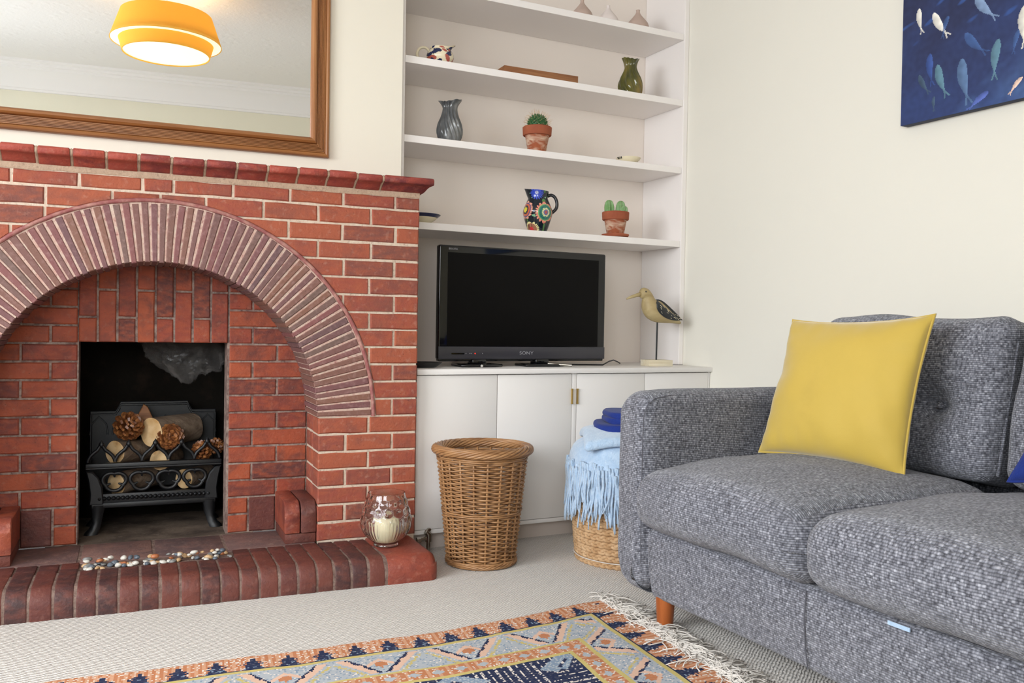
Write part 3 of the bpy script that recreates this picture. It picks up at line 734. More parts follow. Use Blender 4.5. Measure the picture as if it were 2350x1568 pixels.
g = G().tube([(0, 0, 0.2), (0, 0, ZC - 2.27 - 0.03)], 0.004, 8); obj('flex', g, M['winframe'], LP, 60)
obj('ceiling_rose', G().lathe([(0.02, ZC - 2.27 - 0.035), (0.05, ZC - 2.27 - 0.02), (0.055, ZC - 2.27 - 0.001)], 24), M['winframe'], LP, 40)
g = G()
for q in range(3):
    a_ = 2 * PI * q / 3; g.tube([(0, 0, 0.2), (0.231 * math.cos(a_), 0.231 * math.sin(a_), 0.197)], 0.0025, 6)
obj('spider', g, M['winframe'], LP, 60)
for nm, z, e in (('lamp_bulb_light', 0.1, 1.8),):
    l = bpy.data.lights.new(nm, 'POINT'); l.energy = e; l.color = (1.0, 0.78, 0.5); l.shadow_soft_size = 0.05
    o = bpy.data.objects.new(nm, l); COL.objects.link(o); o.parent = LP; o.location = (0, 0, z)

# ------------------------------------------------------------------ sofa
SX, SY = 0.8, -1.56
SO = thing('grey_sofa', 'grey heather fabric sofa against the cream wall', 'sofa', (SX, SY, 0))
def place(g): return g.xf(Matrix.Translation((-SX, -SY, 0)))
def soft(p, s=7.0, a=0.004): return Vector((nz(p[0] + 3, p[1], p[2], s), nz(p[0], p[1] + 7, p[2], s), nz(p[0], p[1], p[2] + 11, s))) * a
def arm(sign, y0, y1):
    cy_ = (y0 + y1) / 2
    def fn(p):
        q = p.copy()
        out = sign                                   # outward side of the arm
        t = max(0.0, min(1.0, (p.z - 0.16) / 0.12))
        if p.y * out > 0: q.z -= 0.035 * t * (p.y * out / 0.07) ** 2
        b = max(0.0, min(1.0, (-p.z - 0.17) / 0.11))
        if p.y * out > -0.02: q.y -= out * 0.05 * b * b
        fr_ = max(0.0, min(1.0, (-p.x - 0.40) / 0.085))
        q.z -= 0.018 * fr_ * fr_ * max(0, p.z / 0.28)
        q.y += 0.004 * math.sin(p.x * 5) * out
        return q + soft(p, 6, 0.003)
    g = G().rbox((0.965, y1 - y0, 0.56), 0.045, ((0.305 + 1.27) / 2, cy_, 0.372), 5, 14, fn)
    return obj('arm', place(g), M['sofa_x'], SO, 179)
arm(1, -0.942, -0.797); arm(-1, 2 * SY + 0.797, 2 * SY + 0.942)
for sg, y in ((1, -0.9385), (-1, 2 * SY + 0.9385)):
    obj('arm_seam', place(G().tube([(0.3085, y, 0.18), (0.3065, y, 0.25), (0.3065, y, 0.50), (0.309, y, 0.585), (0.322, y, 0.615), (0.345, y, 0.632), (0.40, y, 0.640)], 0.0015, 6)), M['thread'], SO, 60)
yA, yB = 2 * SY + 0.943, -0.943
def plf(p):
    q = p.copy(); q.x += 0.006 * math.sin(p.y * 6); q.x += 0.02 * max(0, -p.z / 0.1) * (1 if p.x < 0 else 0); return q + soft(p, 5, 0.003)
obj('plinth', place(G().rbox((0.96, yB - yA, 0.195), 0.02, (0.322 + 0.48, SY, 0.178), 4, 16, plf)), M['sofa_y'], SO, 179)
g = G().tube([(0.3205, SY + 0.03, 0.265), (0.318, SY + 0.031, 0.2), (0.325, SY + 0.033, 0.14), (0.335, SY + 0.034, 0.09)], 0.0016, 6); obj('plinth_seam', place(g), M['thread'], SO, 60)
obj('back_frame', place(G().rbox((0.17, 1.526, 0.70), 0.04, (1.24, SY, 0.445), 4, 8)), M['sofa_y'], SO, 179)
hw = (yB - yA) / 4
for i, cy_ in enumerate((yB - hw, yA + hw)):
    def sc(p, i=i):
        q = p.copy(); u = p.x / 0.345; v = p.y / hw
        cr_ = max(0.0, 1 - u * u) * max(0.0, 1 - v * v)
        if p.z > 0: q.z += 0.052 * cr_ ** 0.6 - 0.012 * max(0, abs(v) - 0.7) / 0.3
        if p.x < 0: q.x -= 0.02 * max(0.0, 1 - v * v) * max(0.0, 1 - (p.z / 0.085) ** 2); q.z += 0.008 * (1 - abs(v)) * max(0, -u)
        if p.z < 0 and p.x < 0: q.x += 0.03 * (-p.z / 0.085) ** 2
        return q + soft(p + Vector((i * 3, 0, 0)), 6, 0.006)
    c_ = obj('seat_cushion', place(G().rbox((0.69, 2 * hw + 0.004, 0.165), 0.055, (0.262 + 0.345, cy_, 0.356), 6, 14, sc)), M['sofa_y'], SO, 179)
# back cushions with buttons
for i, cy_ in enumerate((yB - hw + 0.015, yA + hw)):
    RB_ = Matrix.Translation((1.035, cy_, 0.650)) @ Matrix.Rotation(math.radians(11), 4, 'Y')
    bts = [(-0.03, 0.125), (-0.03, -0.125)]
    def bc(p, i=i):
        q = p.copy(); v = p.y / hw; w_ = p.z / 0.215
        if p.x < 0:
            q.x -= 0.035 * (max(0.0, 1 - v * v) * max(0.0, 1 - w_ * w_)) ** 0.5
            for bz, by in bts:
                d2 = (p.y - by) ** 2 + (p.z - bz) ** 2; q.x += 0.052 * math.exp(-d2 / 0.0012) + 0.024 * math.exp(-d2 / 0.008)
            q.x += 0.014 * math.exp(-((p.z + 0.03 + 0.25 * abs(p.y + 0.125) * 0.5) / 0.012) ** 2) * math.exp(-((p.y + 0.03) / 0.16) ** 2)
        q.z += 0.005 * math.sin(v * 4 + i) * max(0, w_)
        return q + soft(p + Vector((i * 5, 2, 0)), 7, 0.006)
    bcu = obj('back_cushion', place(G().rbox((0.19, 2 * hw - 0.012, 0.43), 0.05, (0, 0, 0), 6, 22, bc).xf(RB_)), M['sofa_y'], SO, 179)
    for bz, by in bts:
        obj('button', place(G().lathe([(0.002, 0.006), (0.008, 0.004), (0.010, 0.0), (0.009, -0.004)], 14).xf(RB_ @ Matrix.Translation((-0.070, by, bz)) @ Matrix.Rotation(-PI / 2, 4, 'Y'))), M['sofa_y'], bcu, 50)
    g = G(); e = hw - 0.007
    pth = [(-0.055, sg_ * e, z) for sg_, z in ((-1, -0.19), (-1, 0.0), (-1, 0.17))]
    g.tube(pth, 0.004, 6).xf(RB_); obj('piping', place(g), M['sofa_y'], bcu, 60)
for lx_, ly_ in ((0.367, -0.975), (1.2, -0.9), (0.367, 2 * SY + 0.975), (1.2, 2 * SY + 0.9)):
    g = G().lathe([(0.0205, 0.0), (0.0215, 0.003), (0.0285, 0.115)], 24, (lx_, ly_, 0)); obj('leg', place(g), M['leg_wood'], SO, 40, 'tapered brown wooden leg')
obj('care_label', place(G().cbox(0.309, 0.312, -1.80, -1.75, 0.262, 0.270, 0.0005)), M['mohair'], SO)

# cushions
def pillow(name, label, c4, T, mat, seed, nsub=34):
    """c4: bottom-left, bottom-right, top-right, top-left corners in the room"""
    BL, BR, TR, TL = [Vector(c) for c in c4]; ctr = (BL + BR + TR + TL) / 4
    nrm = ((BR - BL).cross(TL - BL)).normalized()
    P = thing(name, label, 'cushion', tuple(((BL + BR) / 2)))
    org = (BL + BR) / 2
    def pt(u, v, side):
        uu = u * (1 - 0.07 * (1 - v * v) ** 0.8); vv = v * (1 - 0.085 * (1 - u * u) ** 0.8)
        a, b = (uu + 1) / 2, (vv + 1) / 2
        p = BL * (1 - a) * (1 - b) + BR * a * (1 - b) + TR * a * b + TL * (1 - a) * b
        t = T * (max(0, 1 - u * u) * max(0, 1 - v * v)) ** 0.42
        wr = 0.009 * nz(u * 2.2 + seed, v * 2.2, side, 1.0) + 0.004 * nz(u * 7 + seed + v * 5, v * 3, side, 1.0)
        edge = max(abs(u), abs(v)); wr += 0.006 * math.sin(22 * (u if abs(v) > abs(u) else v) + seed) * max(0, edge - 0.72) * (1 - edge) * 12
        return p + nrm * side * (t + wr * (0 if edge > 0.985 else 1)) - org
    g = G()
    for side in (1, -1):
        f = lambda i, j, side=side: pt(math.sin((i - .5) * PI), math.sin((j - .5) * PI), side)
        g2 = G().grid(f, nsub, nsub)
        g.add(g2.V, g2.F if side > 0 else [tuple(reversed(q)) for q in g2.F])
    cov = obj('cover', g, M[mat], P, 179)
    ring = []
    K_ = 24
    for k in range(4):
        for i in range(K_):
            q = -1 + 2 * i / K_; u, v = ((q, -1), (1, q), (-q, 1), (-1, -q))[k]; ring.append(pt(u, v, 0))
    obj('piping', G().tube(ring, 0.0042, 8, closed=True), M[mat], P, 179)
    return P
pillow('scatter_cushion', 'mustard yellow velvet scatter cushion with piped edge on the sofa', [(0.670, -1.000, 0.475), (0.740, -1.432, 0.463), (0.850, -1.425, 0.872), (0.790, -1.000, 0.857)], 0.075, 'yellow', 1)
pillow('scatter_cushion', 'navy blue cushion, only its corner in view, on the near seat', [(0.80, -1.660, 0.490), (0.80, -1.99, 0.50), (0.91, -2.06, 0.84), (0.91, -1.76, 0.85)], 0.06, 'navy', 4, 20)

# ------------------------------------------------------------------ wicker waste basket
WB = thing('wicker_basket', 'tall brown willow wicker waste basket on the carpet', 'basket', (0.190, -0.152, 0))
NS_ = 20; HB = 0.386
def wr_(z): t = z / HB; return 0.114 + 0.034 * t + 0.006 * t * t
g = G(); row = 0; z = 0.006
while z < HB - 0.006:
    wale = (z < 0.022) or (0.178 < z < 0.192) or (z > HB - 0.022)
    rr = 0.0031 if not wale else 0.0034
    ph = random.uniform(-0.2, 0.2); zz = z; pth = []
    for k in range(NS_ * 6):
        a_ = 2 * PI * k / (NS_ * 6)
        w_ = 0.0066 * math.cos(NS_ / 2 * a_ + PI * row) if not wale else 0.0062 * abs(math.cos(NS_ / 4 * a_ + PI / 3 * row)) + 0.001
        r_ = wr_(zz) + w_ + 0.0012 * nz(k * 0.21, row * 1.7, 0)
        pth.append((r_ * math.cos(a_), r_ * math.sin(a_), zz + 0.0012 * nz(k * 0.15, row * 0.9, 5)))
    g.tube(pth, rr, 5, closed=True)
    z += 0.0070; row += 1
wv_ = obj('weave', g, M['willow'], WB, 179); wv_['kind'] = 'stuff'
for k in range(NS_):
    a_ = 2 * PI * k / NS_; pth = [((wr_(q) + 0.0015) * math.cos(a_), (wr_(q) + 0.0015) * math.sin(a_), q) for q in (0.002, 0.1, 0.2, 0.3, HB + 0.004)]
    obj('stake', G().tube(pth, 0.0042, 6), M['willow'], WB, 179)
for i in range(9):
    pth = []
    for k in range(96):
        a_ = 2 * PI * k / 96; f_ = 4 * a_ + 2 * PI * i / 9
        r_ = wr_(HB) + 0.006 + 0.0145 * math.cos(f_); pth.append((r_ * math.cos(a_), r_ * math.sin(a_), HB + 0.012 + 0.0125 * math.sin(f_)))
    obj('rim_strand', G().tube(pth, 0.0050, 7, closed=True), M['willow'], WB, 179)
for i in range(7):
    pth = []
    for k in range(64):
        a_ = 2 * PI * k / 64; f_ = 5 * a_ + 2 * PI * i / 7
        r_ = wr_(0) + 0.003 + 0.0075 * math.cos(f_); pth.append((r_ * math.cos(a_), r_ * math.sin(a_), 0.012 + 0.0075 * math.sin(f_)))
    obj('foot_strand', G().tube(pth, 0.0034, 6, closed=True), M['willow'], WB, 179)
obj('base', G().lathe([(0.001, 0.004), (0.111, 0.004), (0.111, 0.012), (0.001, 0.012)], 32), M['willow'], WB)

# ------------------------------------------------------------------ jute basket with throws
JB = thing('jute_basket', 'round braided jute basket behind the sofa arm', 'basket', (0.702, -0.305, 0))
JR, JH = 0.182, 0.37
rows = 16; dzj = JH / rows
for k in range(rows):
    g = G()
    for sidx in range(3):
        pth = []
        nseg = 170
        for i in range(nseg):
            a_ = 2 * PI * i / nseg; f_ = 15 * a_ + 2 * PI * sidx / 3
            r_ = JR + 0.0052 * math.sin(2 * f_) + 0.012 * math.sin(min(1, k / 8) * PI / 2) ; zq = dzj * (k + 0.5) + 0.0068 * math.sin(f_)
            pth.append((r_ * math.cos(a_ + k * 0.13), r_ * math.sin(a_ + k * 0.13), zq))
        g.tube(pth, 0.0066, 6, closed=True)
    obj('braided_coil', g, M['jute'], JB, 179)
pth = [((JR + 0.0135) * math.cos(2 * PI * i / 60), (JR + 0.0135) * math.sin(2 * PI * i / 60), dzj * 1.0 + 0.0004 * math.sin(i)) for i in range(60)]
obj('wire_ring', G().tube(pth, 0.0016, 5, closed=True), M['fringe'], JB, 179)
obj('basket_lining', G().lathe([(0.001, 0.004), (JR - 0.004, 0.004), (JR + 0.002, JH * 0.9)], 40, cap1=False), M['jute'], JB, 60)
TB = thing('throw_blanket', 'pale blue mohair throw with long fringe heaped over the jute basket', 'blanket', (0.702, -0.305, JH))
def thr(u, v):
    a_ = 2 * PI * u; R0 = 0.222
    prof_ = [(0.0, 0.075), (0.06, 0.075), (0.12, 0.068), (0.17, 0.055), (0.203, 0.035), (0.214, 0.008), (0.219, -0.03), (0.222, -0.058)]
    q = v * (len(prof_) - 1); i = min(int(q), len(prof_) - 2); t = q - i
    r_ = prof_[i][0] * (1 - t) + prof_[i + 1][0] * t; z_ = prof_[i][1] * (1 - t) + prof_[i + 1][1] * t
    r_ *= 1 + 0.03 * nz(math.cos(a_) * 3, math.sin(a_) * 3, v * 2) * v; z_ += 0.012 * nz(math.cos(a_) * r_ * 14, math.sin(a_) * r_ * 14, 2) + 0.010 * math.sin(7 * a_) * max(0, v - 0.75)
    return (r_ * math.cos(a_), r_ * math.sin(a_), z_)
obj('cloth', G().grid(thr, 72, 22), M['mohair'], TB, 179)
def flap(p):
    q = p.copy(); q.z += 0.012 * nz(p.x * 8, p.y * 8, 1) - 0.9 * max(0, math.hypot(p.x, p.y) - 0.12) ** 2 * 2.2; return q
obj('folded_edge', G().rbox((0.34, 0.40, 0.034), 0.0165, (0, 0, 0), 5, 16, flap).xf(Matrix.Translation((0.0, 0.005, 0.081)) @ Matrix.Rotation(-0.5, 4, 'Z')), M['mohair'], TB, 179)
g = G()
for i in range(300):
    a_ = math.radians(random.uniform(125, 330)); r_ = 0.219 + random.uniform(-0.004, 0.007); L_0 = random.uniform(0.12, 0.20); x_, y_, z_ = r_ * math.cos(a_), r_ * math.sin(a_), -0.03 + random.uniform(-0.025, 0.025)
    ph = random.uniform(0, 9); pth = []; dr_ = random.uniform(-0.02, 0.012); da = random.uniform(-0.10, 0.10)
    for k in range(9):
        t = k / 8; aa = a_ + da * t * t + 0.025 * math.sin(ph + 4 * t); rr = r_ + dr_ * t * t + 0.004 * math.sin(ph * 2 + 5 * t)
        rr = max(rr, 0.212 - 0.0)
        pth.append((rr * math.cos(aa), rr * math.sin(aa), z_ - L_0 * t))
    g.tube(pth, [0.0052 - 0.0026 * (k / 8) + 0.001 * math.sin(k * 2 + ph) for k in range(9)], 5)
fo = obj('fringe', g, M['mohair'], TB, 179); fo['kind'] = 'stuff'
NB = thing('folded_blanket', 'folded navy blue blanket on top of the pale blue throw', 'blanket', (0.702, -0.305, JH + 0.08))
for i, (w_, d_, z_, ox, r_) in enumerate(((0.27, 0.30, 0.030, 0.012, 0.014), (0.21, 0.26, 0.052, 0.015, 0.010), (0.205, 0.26, 0.071, 0.018, 0.010))):
    def nf(p, i=i):
        q = p.copy(); hx_, hy_ = (0.135, 0.15) if i == 0 else (0.105, 0.13); q.x *= 1 - 0.22 * abs(p.y / hy_) ** 4; q.y *= 1 - 0.22 * abs(p.x / hx_) ** 4; q.z += 0.008 * nz(p.x * 9, p.y * 9, i * 4) - (0.9 if i == 0 else 0.25) * max(0, math.hypot(p.x, p.y) - 0.09) ** 2; return q
    obj('fold', G().rbox((w_, d_, 2 * r_), r_ * 0.96, (0, 0, 0), 5, 12, nf).xf(Matrix.Translation((ox, 0.01, z_ - 0.004)) @ Matrix.Rotation(-0.5 + 0.06 * i, 4, 'Z')), M['navy'], NB, 179)

# ------------------------------------------------------------------ kilim rug
RG = thing('kilim_rug', 'orange, blue and navy patterned kilim rug with cream fringe', 'rug', (-0.4, -1.2, 0))
cN, cO, cS, cY, cG, cP, cB, cW = [lin(q) for q in ('#2C3450', '#BE7E5A', '#CE9C7C', '#C8B774', '#AEB4BA', '#DCB8A2', '#8496AA', '#E2D8CE')]
SW, TW = 1.75, 0.80
def rpos(s, t):
    wob = -0.05 * (min(1, s / 0.42) ** 1.2) + 0.055 * max(0, min(1, (s - 0.6) / 0.85)) ** 1.3
    wob += 0.004 * math.sin(s * 19)
    return (0.324 - s - 0.13 * t + 0.05 * t * math.exp(-s * 8), -0.710 - t * 1.06 + wob * (1 - t))
def rcol(s, t):
    s = int(s / 0.0042) * 0.0042; t = int(t / 0.0042) * 0.0042
    m, al = (t, s) if t < s * 1.12 else (s * 1.12, t)
    jt = random.random()
    if m < 0.088:
        c = cO if int(al / 0.0084) % 2 else cS
        if jt > 0.86: c = cW
        q = abs((al + 0.02) % 0.083 - 0.0415); d = m
        w_ = 0.030 * max(0, 1 - abs(d - 0.050) / 0.020)
        if 0.030 < d < 0.07 and q < w_ and not (q > 0.012 and abs(d - 0.050) < 0.004 and jt > .3): c = cN
        if d >= 0.052 and q < 0.010 + (d - 0.05) * 0.45: c = cN if jt < 0.85 else cB
        if 0.018 < d < 0.034 and q < 0.006: c = cN
        if d > 0.080: c = cN
        return c
    if m < 0.099: return cY
    if m < 0.215:
        c = cG if jt < 0.8 else (cB if jt < 0.93 else cW)
        d = (m - 0.099) / 0.116; P_ = 0.225; q = (al + 0.06) % P_; h = P_ / 2; fl_ = q if q < h else P_ - q; f = fl_ / h
        # slanted leaves meeting in a V, serrated navy on one edge
        x = f - d * 0.72
        if 0.03 < x < 0.30 and 0.08 < d < 0.95:
            c = cP
            if x > 0.20 + 0.05 * (int(al / 0.0126) % 2): c = cN
        if -0.16 < x < -0.06 and d > 0.25: c = cY if jt < 0.75 else cG
        if f > 0.86 and 0.3 < d < 0.8:
            c = cO if (abs(d - 0.5) < 0.12 or abs((d - 0.5) * 0.5 - (f - 0.93)) < 0.04) else c
        if f > 0.70 and abs(d - 0.28 - (1 - f) * 0.9) < 0.07: c = cP
        return c
    if m < 0.226: return cY
    if m < 0.280:
        c = cO if int(al / 0.0084) % 3 else cS
        if jt > 0.9: c = cW
        q = abs(al % 0.058 - 0.029); d = abs(m - 0.253)
        if q / 0.018 + d / 0.014 < 1: c = cG
        return c
    if m < 0.292: return cY
    c = cN if (int(al / 0.0063) % 3 or jt < 0.5) else cW
    u = (al - 0.46) % 0.30; d = m - 0.292
    if abs(u - 0.13) < 0.085 - abs(d - 0.055) * 1.2 and d < 0.13 and abs(u - 0.13) + abs(d - 0.055) > 0.035: c = cB if jt < 0.7 else cG
    if abs(u - 0.13) + abs(d - 0.055) < 0.022: c = cY
    return c
g = G(); nu, nv = 416, 190
def rfn(u, v):
    x, y = rpos(u * SW, v * TW); return (x + 0.4, y + 1.2, 0.009 + 0.002 * nz(u * 22, v * 10, 1) - (0.004 if v == 0 else 0))
g.grid(rfn, nu, nv, lambda u, v: rcol(u * SW, v * TW))
g.F = [tuple(reversed(f)) for f in g.F]
obj('weave', g, M['rug'], RG, 179)
rim = [(x + 0.4, y + 1.2) for x, y in [rpos(0, TW * i / 20) for i in range(20, -1, -1)] + [rpos(SW * i / 40, 0) for i in range(1, 41)]]
g = G(); V = [(x, y, z) for x, y in rim for z in (0.0, 0.0085)]; g.add(V, [(2 * i, 2 * i + 2, 2 * i + 3, 2 * i + 1) for i in range(len(rim) - 1)]); obj('selvedge', g, M['fringe'], RG)
g = G()
for i in range(520):
    t = random.uniform(-0.002, TW); x, y = rpos(0, max(0, t)); L0 = random.uniform(0.05, 0.12); ang = random.gauss(-0.2, 0.55); px_, py_ = x + 0.4, y + 1.2; pth = []
    cz_ = random.uniform(0.004, 0.012)
    for k in range(8):
        q = k / 7; pth.append((px_, py_, 0.006 + cz_ * math.sin(q * PI) + 0.002 * (i % 3)))
        ang += random.gauss(0, 0.45); px_ += math.cos(ang) * L0 / 7; py_ += math.sin(ang) * L0 / 7
    g.tube(pth, 0.0017, 4)
fo = obj('fringe', g, M['fringe'], RG, 179); fo['kind'] = 'stuff'

# ------------------------------------------------------------------ painting on the right wall
PA = thing('fish_painting', 'dark blue canvas painting of small fish on the cream wall', 'painting', (XR, -0.922, 1.500))
PW, PH = 0.92, 0.62
fishes = [((0.058, 0.363), (0.069, 0.294), 'w'), ((0.111, 0.332), (0.157, 0.258), 'w'), ((0.165, 0.309), (0.148, 0.255), 'b'), ((0.254, 0.337), (0.312, 0.264), 'lb'), ((0.223, 0.236), (0.283, 0.169), 'b'), ((0.331, 0.19), (0.321, 0.093), 't'), ((0.407, 0.263), (0.409, 0.163), 'w'), ((0.393, 0.199), (0.38, 0.145), 'b'), ((0.102, 0.208), (0.11, 0.122), 'b2'), ((0.129, 0.166), (0.158, 0.076), 't'), ((0.213, 0.163), (0.234, 0.044), 't2'), ((0.407, 0.061), (0.375, 0.026), 'p'), ((0.305, 0.044), (0.249, 0.009), 'v'), ((0.064, 0.149), (0.096, 0.094), 'o'), ((0.121, 0.07), (0.122, 0.03), 'o'), ((0.36, 0.36), (0.42, 0.33), 'lb'), ((0.5, 0.3), (0.53, 0.21), 'b'), ((0.6, 0.42), (0.66, 0.36), 'w'), ((0.55, 0.12), (0.62, 0.06), 't'), ((0.72, 0.25), (0.70, 0.15), 't2'), ((0.2, 0.5), (0.27, 0.44), 'b'), ((0.45, 0.52), (0.5, 0.45), 'w')]
fc = dict(w='#E6E2D8', b='#46649A', lb='#8FA9CC', t='#6A93A2', b2='#3E5A9E', t2='#6482A8', p='#E8C8B4', v='#5F72C0', o='#4A6070')
def pcol(u, v):
    a_, b_ = u * PW, v * PH
    n1 = nz(a_ * 4 + b_ * 2, b_ * 9 - a_ * 5, 3); n2 = nz(a_ * 15, b_ * 40 - a_ * 14, 7); n3 = nz(a_ * 60, b_ * 60, 1)
    k = max(0, min(1, 0.35 - 1.1 * (b_ - 0.14 * a_ / 0.4) + 0.35 * n1)); k2 = max(0, min(1, (a_ - 0.28) * 2.2 - b_ * 3 + 0.25 + 0.3 * n2))
    c1, c2, c3 = lin('#2B3254'), lin('#364C84'), lin('#5676AC')
    c = [p + (q - p) * k for p, q in zip(c1, c2)]; c = [p + (q - p) * k2 * 0.8 for p, q in zip(c, c3)]
    if n2 > 0.32 and b_ > 0.25 and a_ < 0.4: c = [p + (q - p) * 0.5 * min(1, (n2 - 0.32) * 5) for p, q in zip(c, lin('#3F66B0'))]
    c = [max(0, p * (1 + 0.18 * n3)) for p in c]
    for h, t, col in fishes:
        dx, dy = t[0] - h[0], t[1] - h[1]; L0 = math.hypot(dx, dy); q = ((a_ - h[0]) * dx + (b_ - h[1]) * dy) / L0 / L0; e = ((a_ - h[0]) * -dy + (b_ - h[1]) * dx) / L0
        e += 0.05 * L0 * math.sin(q * 3) - 0.02 * L0
        if -0.01 < q < 1.22:
            w_ = 0.145 * L0 * (max(0, math.sin(min(1, max(0, q)) ** 0.70 * PI)) ** 0.85)
            tail = q > 0.97 and abs(abs(e) - (q - 0.97) * 0.36 * L0) < 0.018 * L0 + 0.0008
            if q > 0.9: w_ = max(w_, 0.025 * L0 + 0.001)
            if (q < 1.0 and abs(e) < w_) or tail:
                f = lin(fc[col]); sh = 1.0 + 0.25 * n3 + (0.3 * (e / (w_ + 1e-6)) if not tail else -0.15)
                op = 0.95 if col in 'wp' else 0.72
                c = [x_ + (min(1, max(0, y_ * sh)) - x_) * op for x_, y_ in zip(c, f)]
    return tuple(c)
g = G().grid(lambda u, v: (-0.034, -u * PW, v * PH), 380, 256, pcol); g.F = [tuple(reversed(f)) for f in g.F] if False else g.F
obj('painted_face', g, M['canvas'], PA)
obj('canvas_wrap', G().cbox(-0.0338, -0.001, -PW, 0, 0, PH, 0.002), M['canvas_side'], PA, 35)

# ------------------------------------------------------------------ television
TV = thing('television', 'black flat-screen television on the white cabinet', 'television', (0.533, 0.205, ZCAB))
W2 = 0.377; z0, z1 = 0.029, 0.469
obj('housing', G().rbox((2 * W2, 0.03, z1 - z0), 0.008, (0, 0.004, (z0 + z1) / 2), 3, 4), M['tvgloss'], TV, 40)
obj('rear_cover', G().rbox((0.6, 0.05, 0.33), 0.02, (0, 0.04, 0.24), 3, 3), M['rubber'], TV, 40)
obj('screen', G().box(-W2 + 0.036, W2 - 0.036, -0.0116, -0.0105, z0 + 0.052, z1 - 0.028), M['tvscreen'], TV)
st_ = obj('lower_strip', G().cbox(-W2 + 0.002, W2 - 0.002, -0.0145, -0.009, z0 + 0.001, z0 + 0.050, 0.0015), M['tvstrip'], TV, 35)
obj('bottom_lip', G().rbox((2 * W2 - 0.01, 0.03, 0.012), 0.005, (0, 0.006, z0 - 0.002), 3, 2), M['tvgloss'], TV, 40)
obj('card_slot', G().cbox(-0.322, -0.268, -0.0154, -0.0138, z0 + 0.0195, z0 + 0.0255, 0.0004), M['tvgloss'], st_)
obj('power_light', G().lathe([(0.0022, 0), (0.0018, 0.001)], 12).xf(Matrix.Translation((-0.222, -0.0145, z0 + 0.023)) @ Matrix.Rotation(PI / 2, 4, 'X')), M['led'], st_, label='small red standby light')
for dx in (-0.2605, -0.244, -0.238, -0.19): obj('indicator', G().lathe([(0.0018, 0), (0.0014, 0.0008)], 10).xf(Matrix.Translation((dx, -0.0145, z0 + 0.023)) @ Matrix.Rotation(PI / 2, 4, 'X')), M['tvtext'], st_)
def lettering(txt, size, loc, par, mat, space=1.0, ext=0.0003):
    c = bpy.data.curves.new('lettering', 'FONT'); c.body = txt; c.size = size; c.extrude = ext; c.align_x = 'CENTER'; c.space_character = space
    o = bpy.data.objects.new('lettering', c); COL.objects.link(o); bpy.context.view_layer.update()
    me = bpy.data.meshes.new_from_object(o.evaluated_get(bpy.context.evaluated_depsgraph_get())); bpy.data.objects.remove(o)
    me.materials.clear(); me.materials.append(mat); q = bpy.data.objects.new('lettering', me); COL.objects.link(q); q.parent = par; q.location = loc; q.rotation_euler = (PI / 2, 0, 0); return q
q = lettering('SONY', 0.0185, (0.004, -0.0148, z0 + 0.0195), st_, M['tvtext'], 1.05); q.scale = (1.25, 0.95, 1)
q = lettering('BRAVIA', 0.0105, (-W2 + 0.058, -0.0112, z1 - 0.018), TV, M['tvtext'], 1.1)
for sg in (-1, 1):
    g = G(); cx_ = -0.205 if sg < 0 else 0.075
    pth = [(cx_ - 0.085, -0.05, 0.006), (cx_ - 0.06, -0.058, 0.006), (cx_ + 0.05, -0.058, 0.006), (cx_ + 0.085, -0.04, 0.006), (cx_ + 0.085, 0.05, 0.006), (cx_ - 0.085, 0.05, 0.006)]
    g.tube(pth, 0.006, 8, closed=True); g.cbox(cx_ - 0.03, cx_ + 0.03, -0.02, 0.03, 0.004, 0.03, 0.003); obj('stand_foot', g, M['tvgloss'], TV, 50)
    g = G().tube([(cx_ + 0.02, -0.03, 0.012), (cx_ + 0.10 if sg > 0 else cx_ - 0.02, -0.085, 0.007)], 0.0052, 8); obj('stand_rod', g, M['chrome'], TV, 50)
cbl = obj('power_cable', G().tube([(0.70, 0.30, 0.670), (0.80, 0.26, 0.670), (0.90, 0.19, 0.671), (0.95, 0.22, 0.684), (1.0, 0.26, 0.688), (1.06, 0.32, 0.678), (1.1, 0.36, 0.6695)], 0.003, 6), M['rubber'], None, 179)
tag(cbl, 'black power cable looping out from behind the television', 'cable')
# small black dish beside the fireplace
D = thing('black_dish', 'low black oval dish on the cabinet beside the fireplace bricks', 'dish', (0.085, 0.16, ZCAB))
g = G().lathe([(0.035, 0.0), (0.045, 0.003), (0.062, 0.016), (0.066, 0.021), (0.062, 0.021), (0.05, 0.013), (0.002, 0.011)], 32, fn=lambda r, z, a_, i: (r * (1 + 0.10 * math.cos(2 * a_)), z))
obj('bowl', g, M['rubber'], D, 40)

# ------------------------------------------------------------------ carved bird
BD = thing('carved_bird', 'carved wooden shore bird with dark wings on a rod stand', 'ornament', (1.158, 0.165, ZCAB), -0.12)
obj('stand_base', G().cbox(-0.058, 0.058, -0.038, 0.038, 0, 0.027, 0.002), M['bird_base'], BD, 35)
obj('rod', G().tube([(-0.002, 0, 0.027), (0, 0, 0.21)], 0.0035, 10), M['iron'], BD, 60)
sp = [(-0.086, 0.292, 0.004, 0.004), (-0.083, 0.302, 0.021, 0.02), (-0.072, 0.309, 0.028, 0.026), (-0.058, 0.306, 0.030, 0.028), (-0.046, 0.292, 0.029, 0.027), (-0.042, 0.274, 0.032, 0.031), (-0.036, 0.252, 0.045, 0.041), (-0.018, 0.231, 0.055, 0.047), (0.012, 0.215, 0.053, 0.046), (0.045, 0.202, 0.042, 0.040), (0.078, 0.190, 0.029, 0.031), (0.108, 0.178, 0.017, 0.022), (0.132, 0.168, 0.009, 0.014), (0.143, 0.163, 0.003, 0.006)]
sp = [(-0.086 + (x + 0.086) * 0.88, 0.337 - (0.337 - z) * 0.87, rv * 0.88, rh * 0.9) for x, z, rv, rh in sp]
g = G(); V = []; n = 20
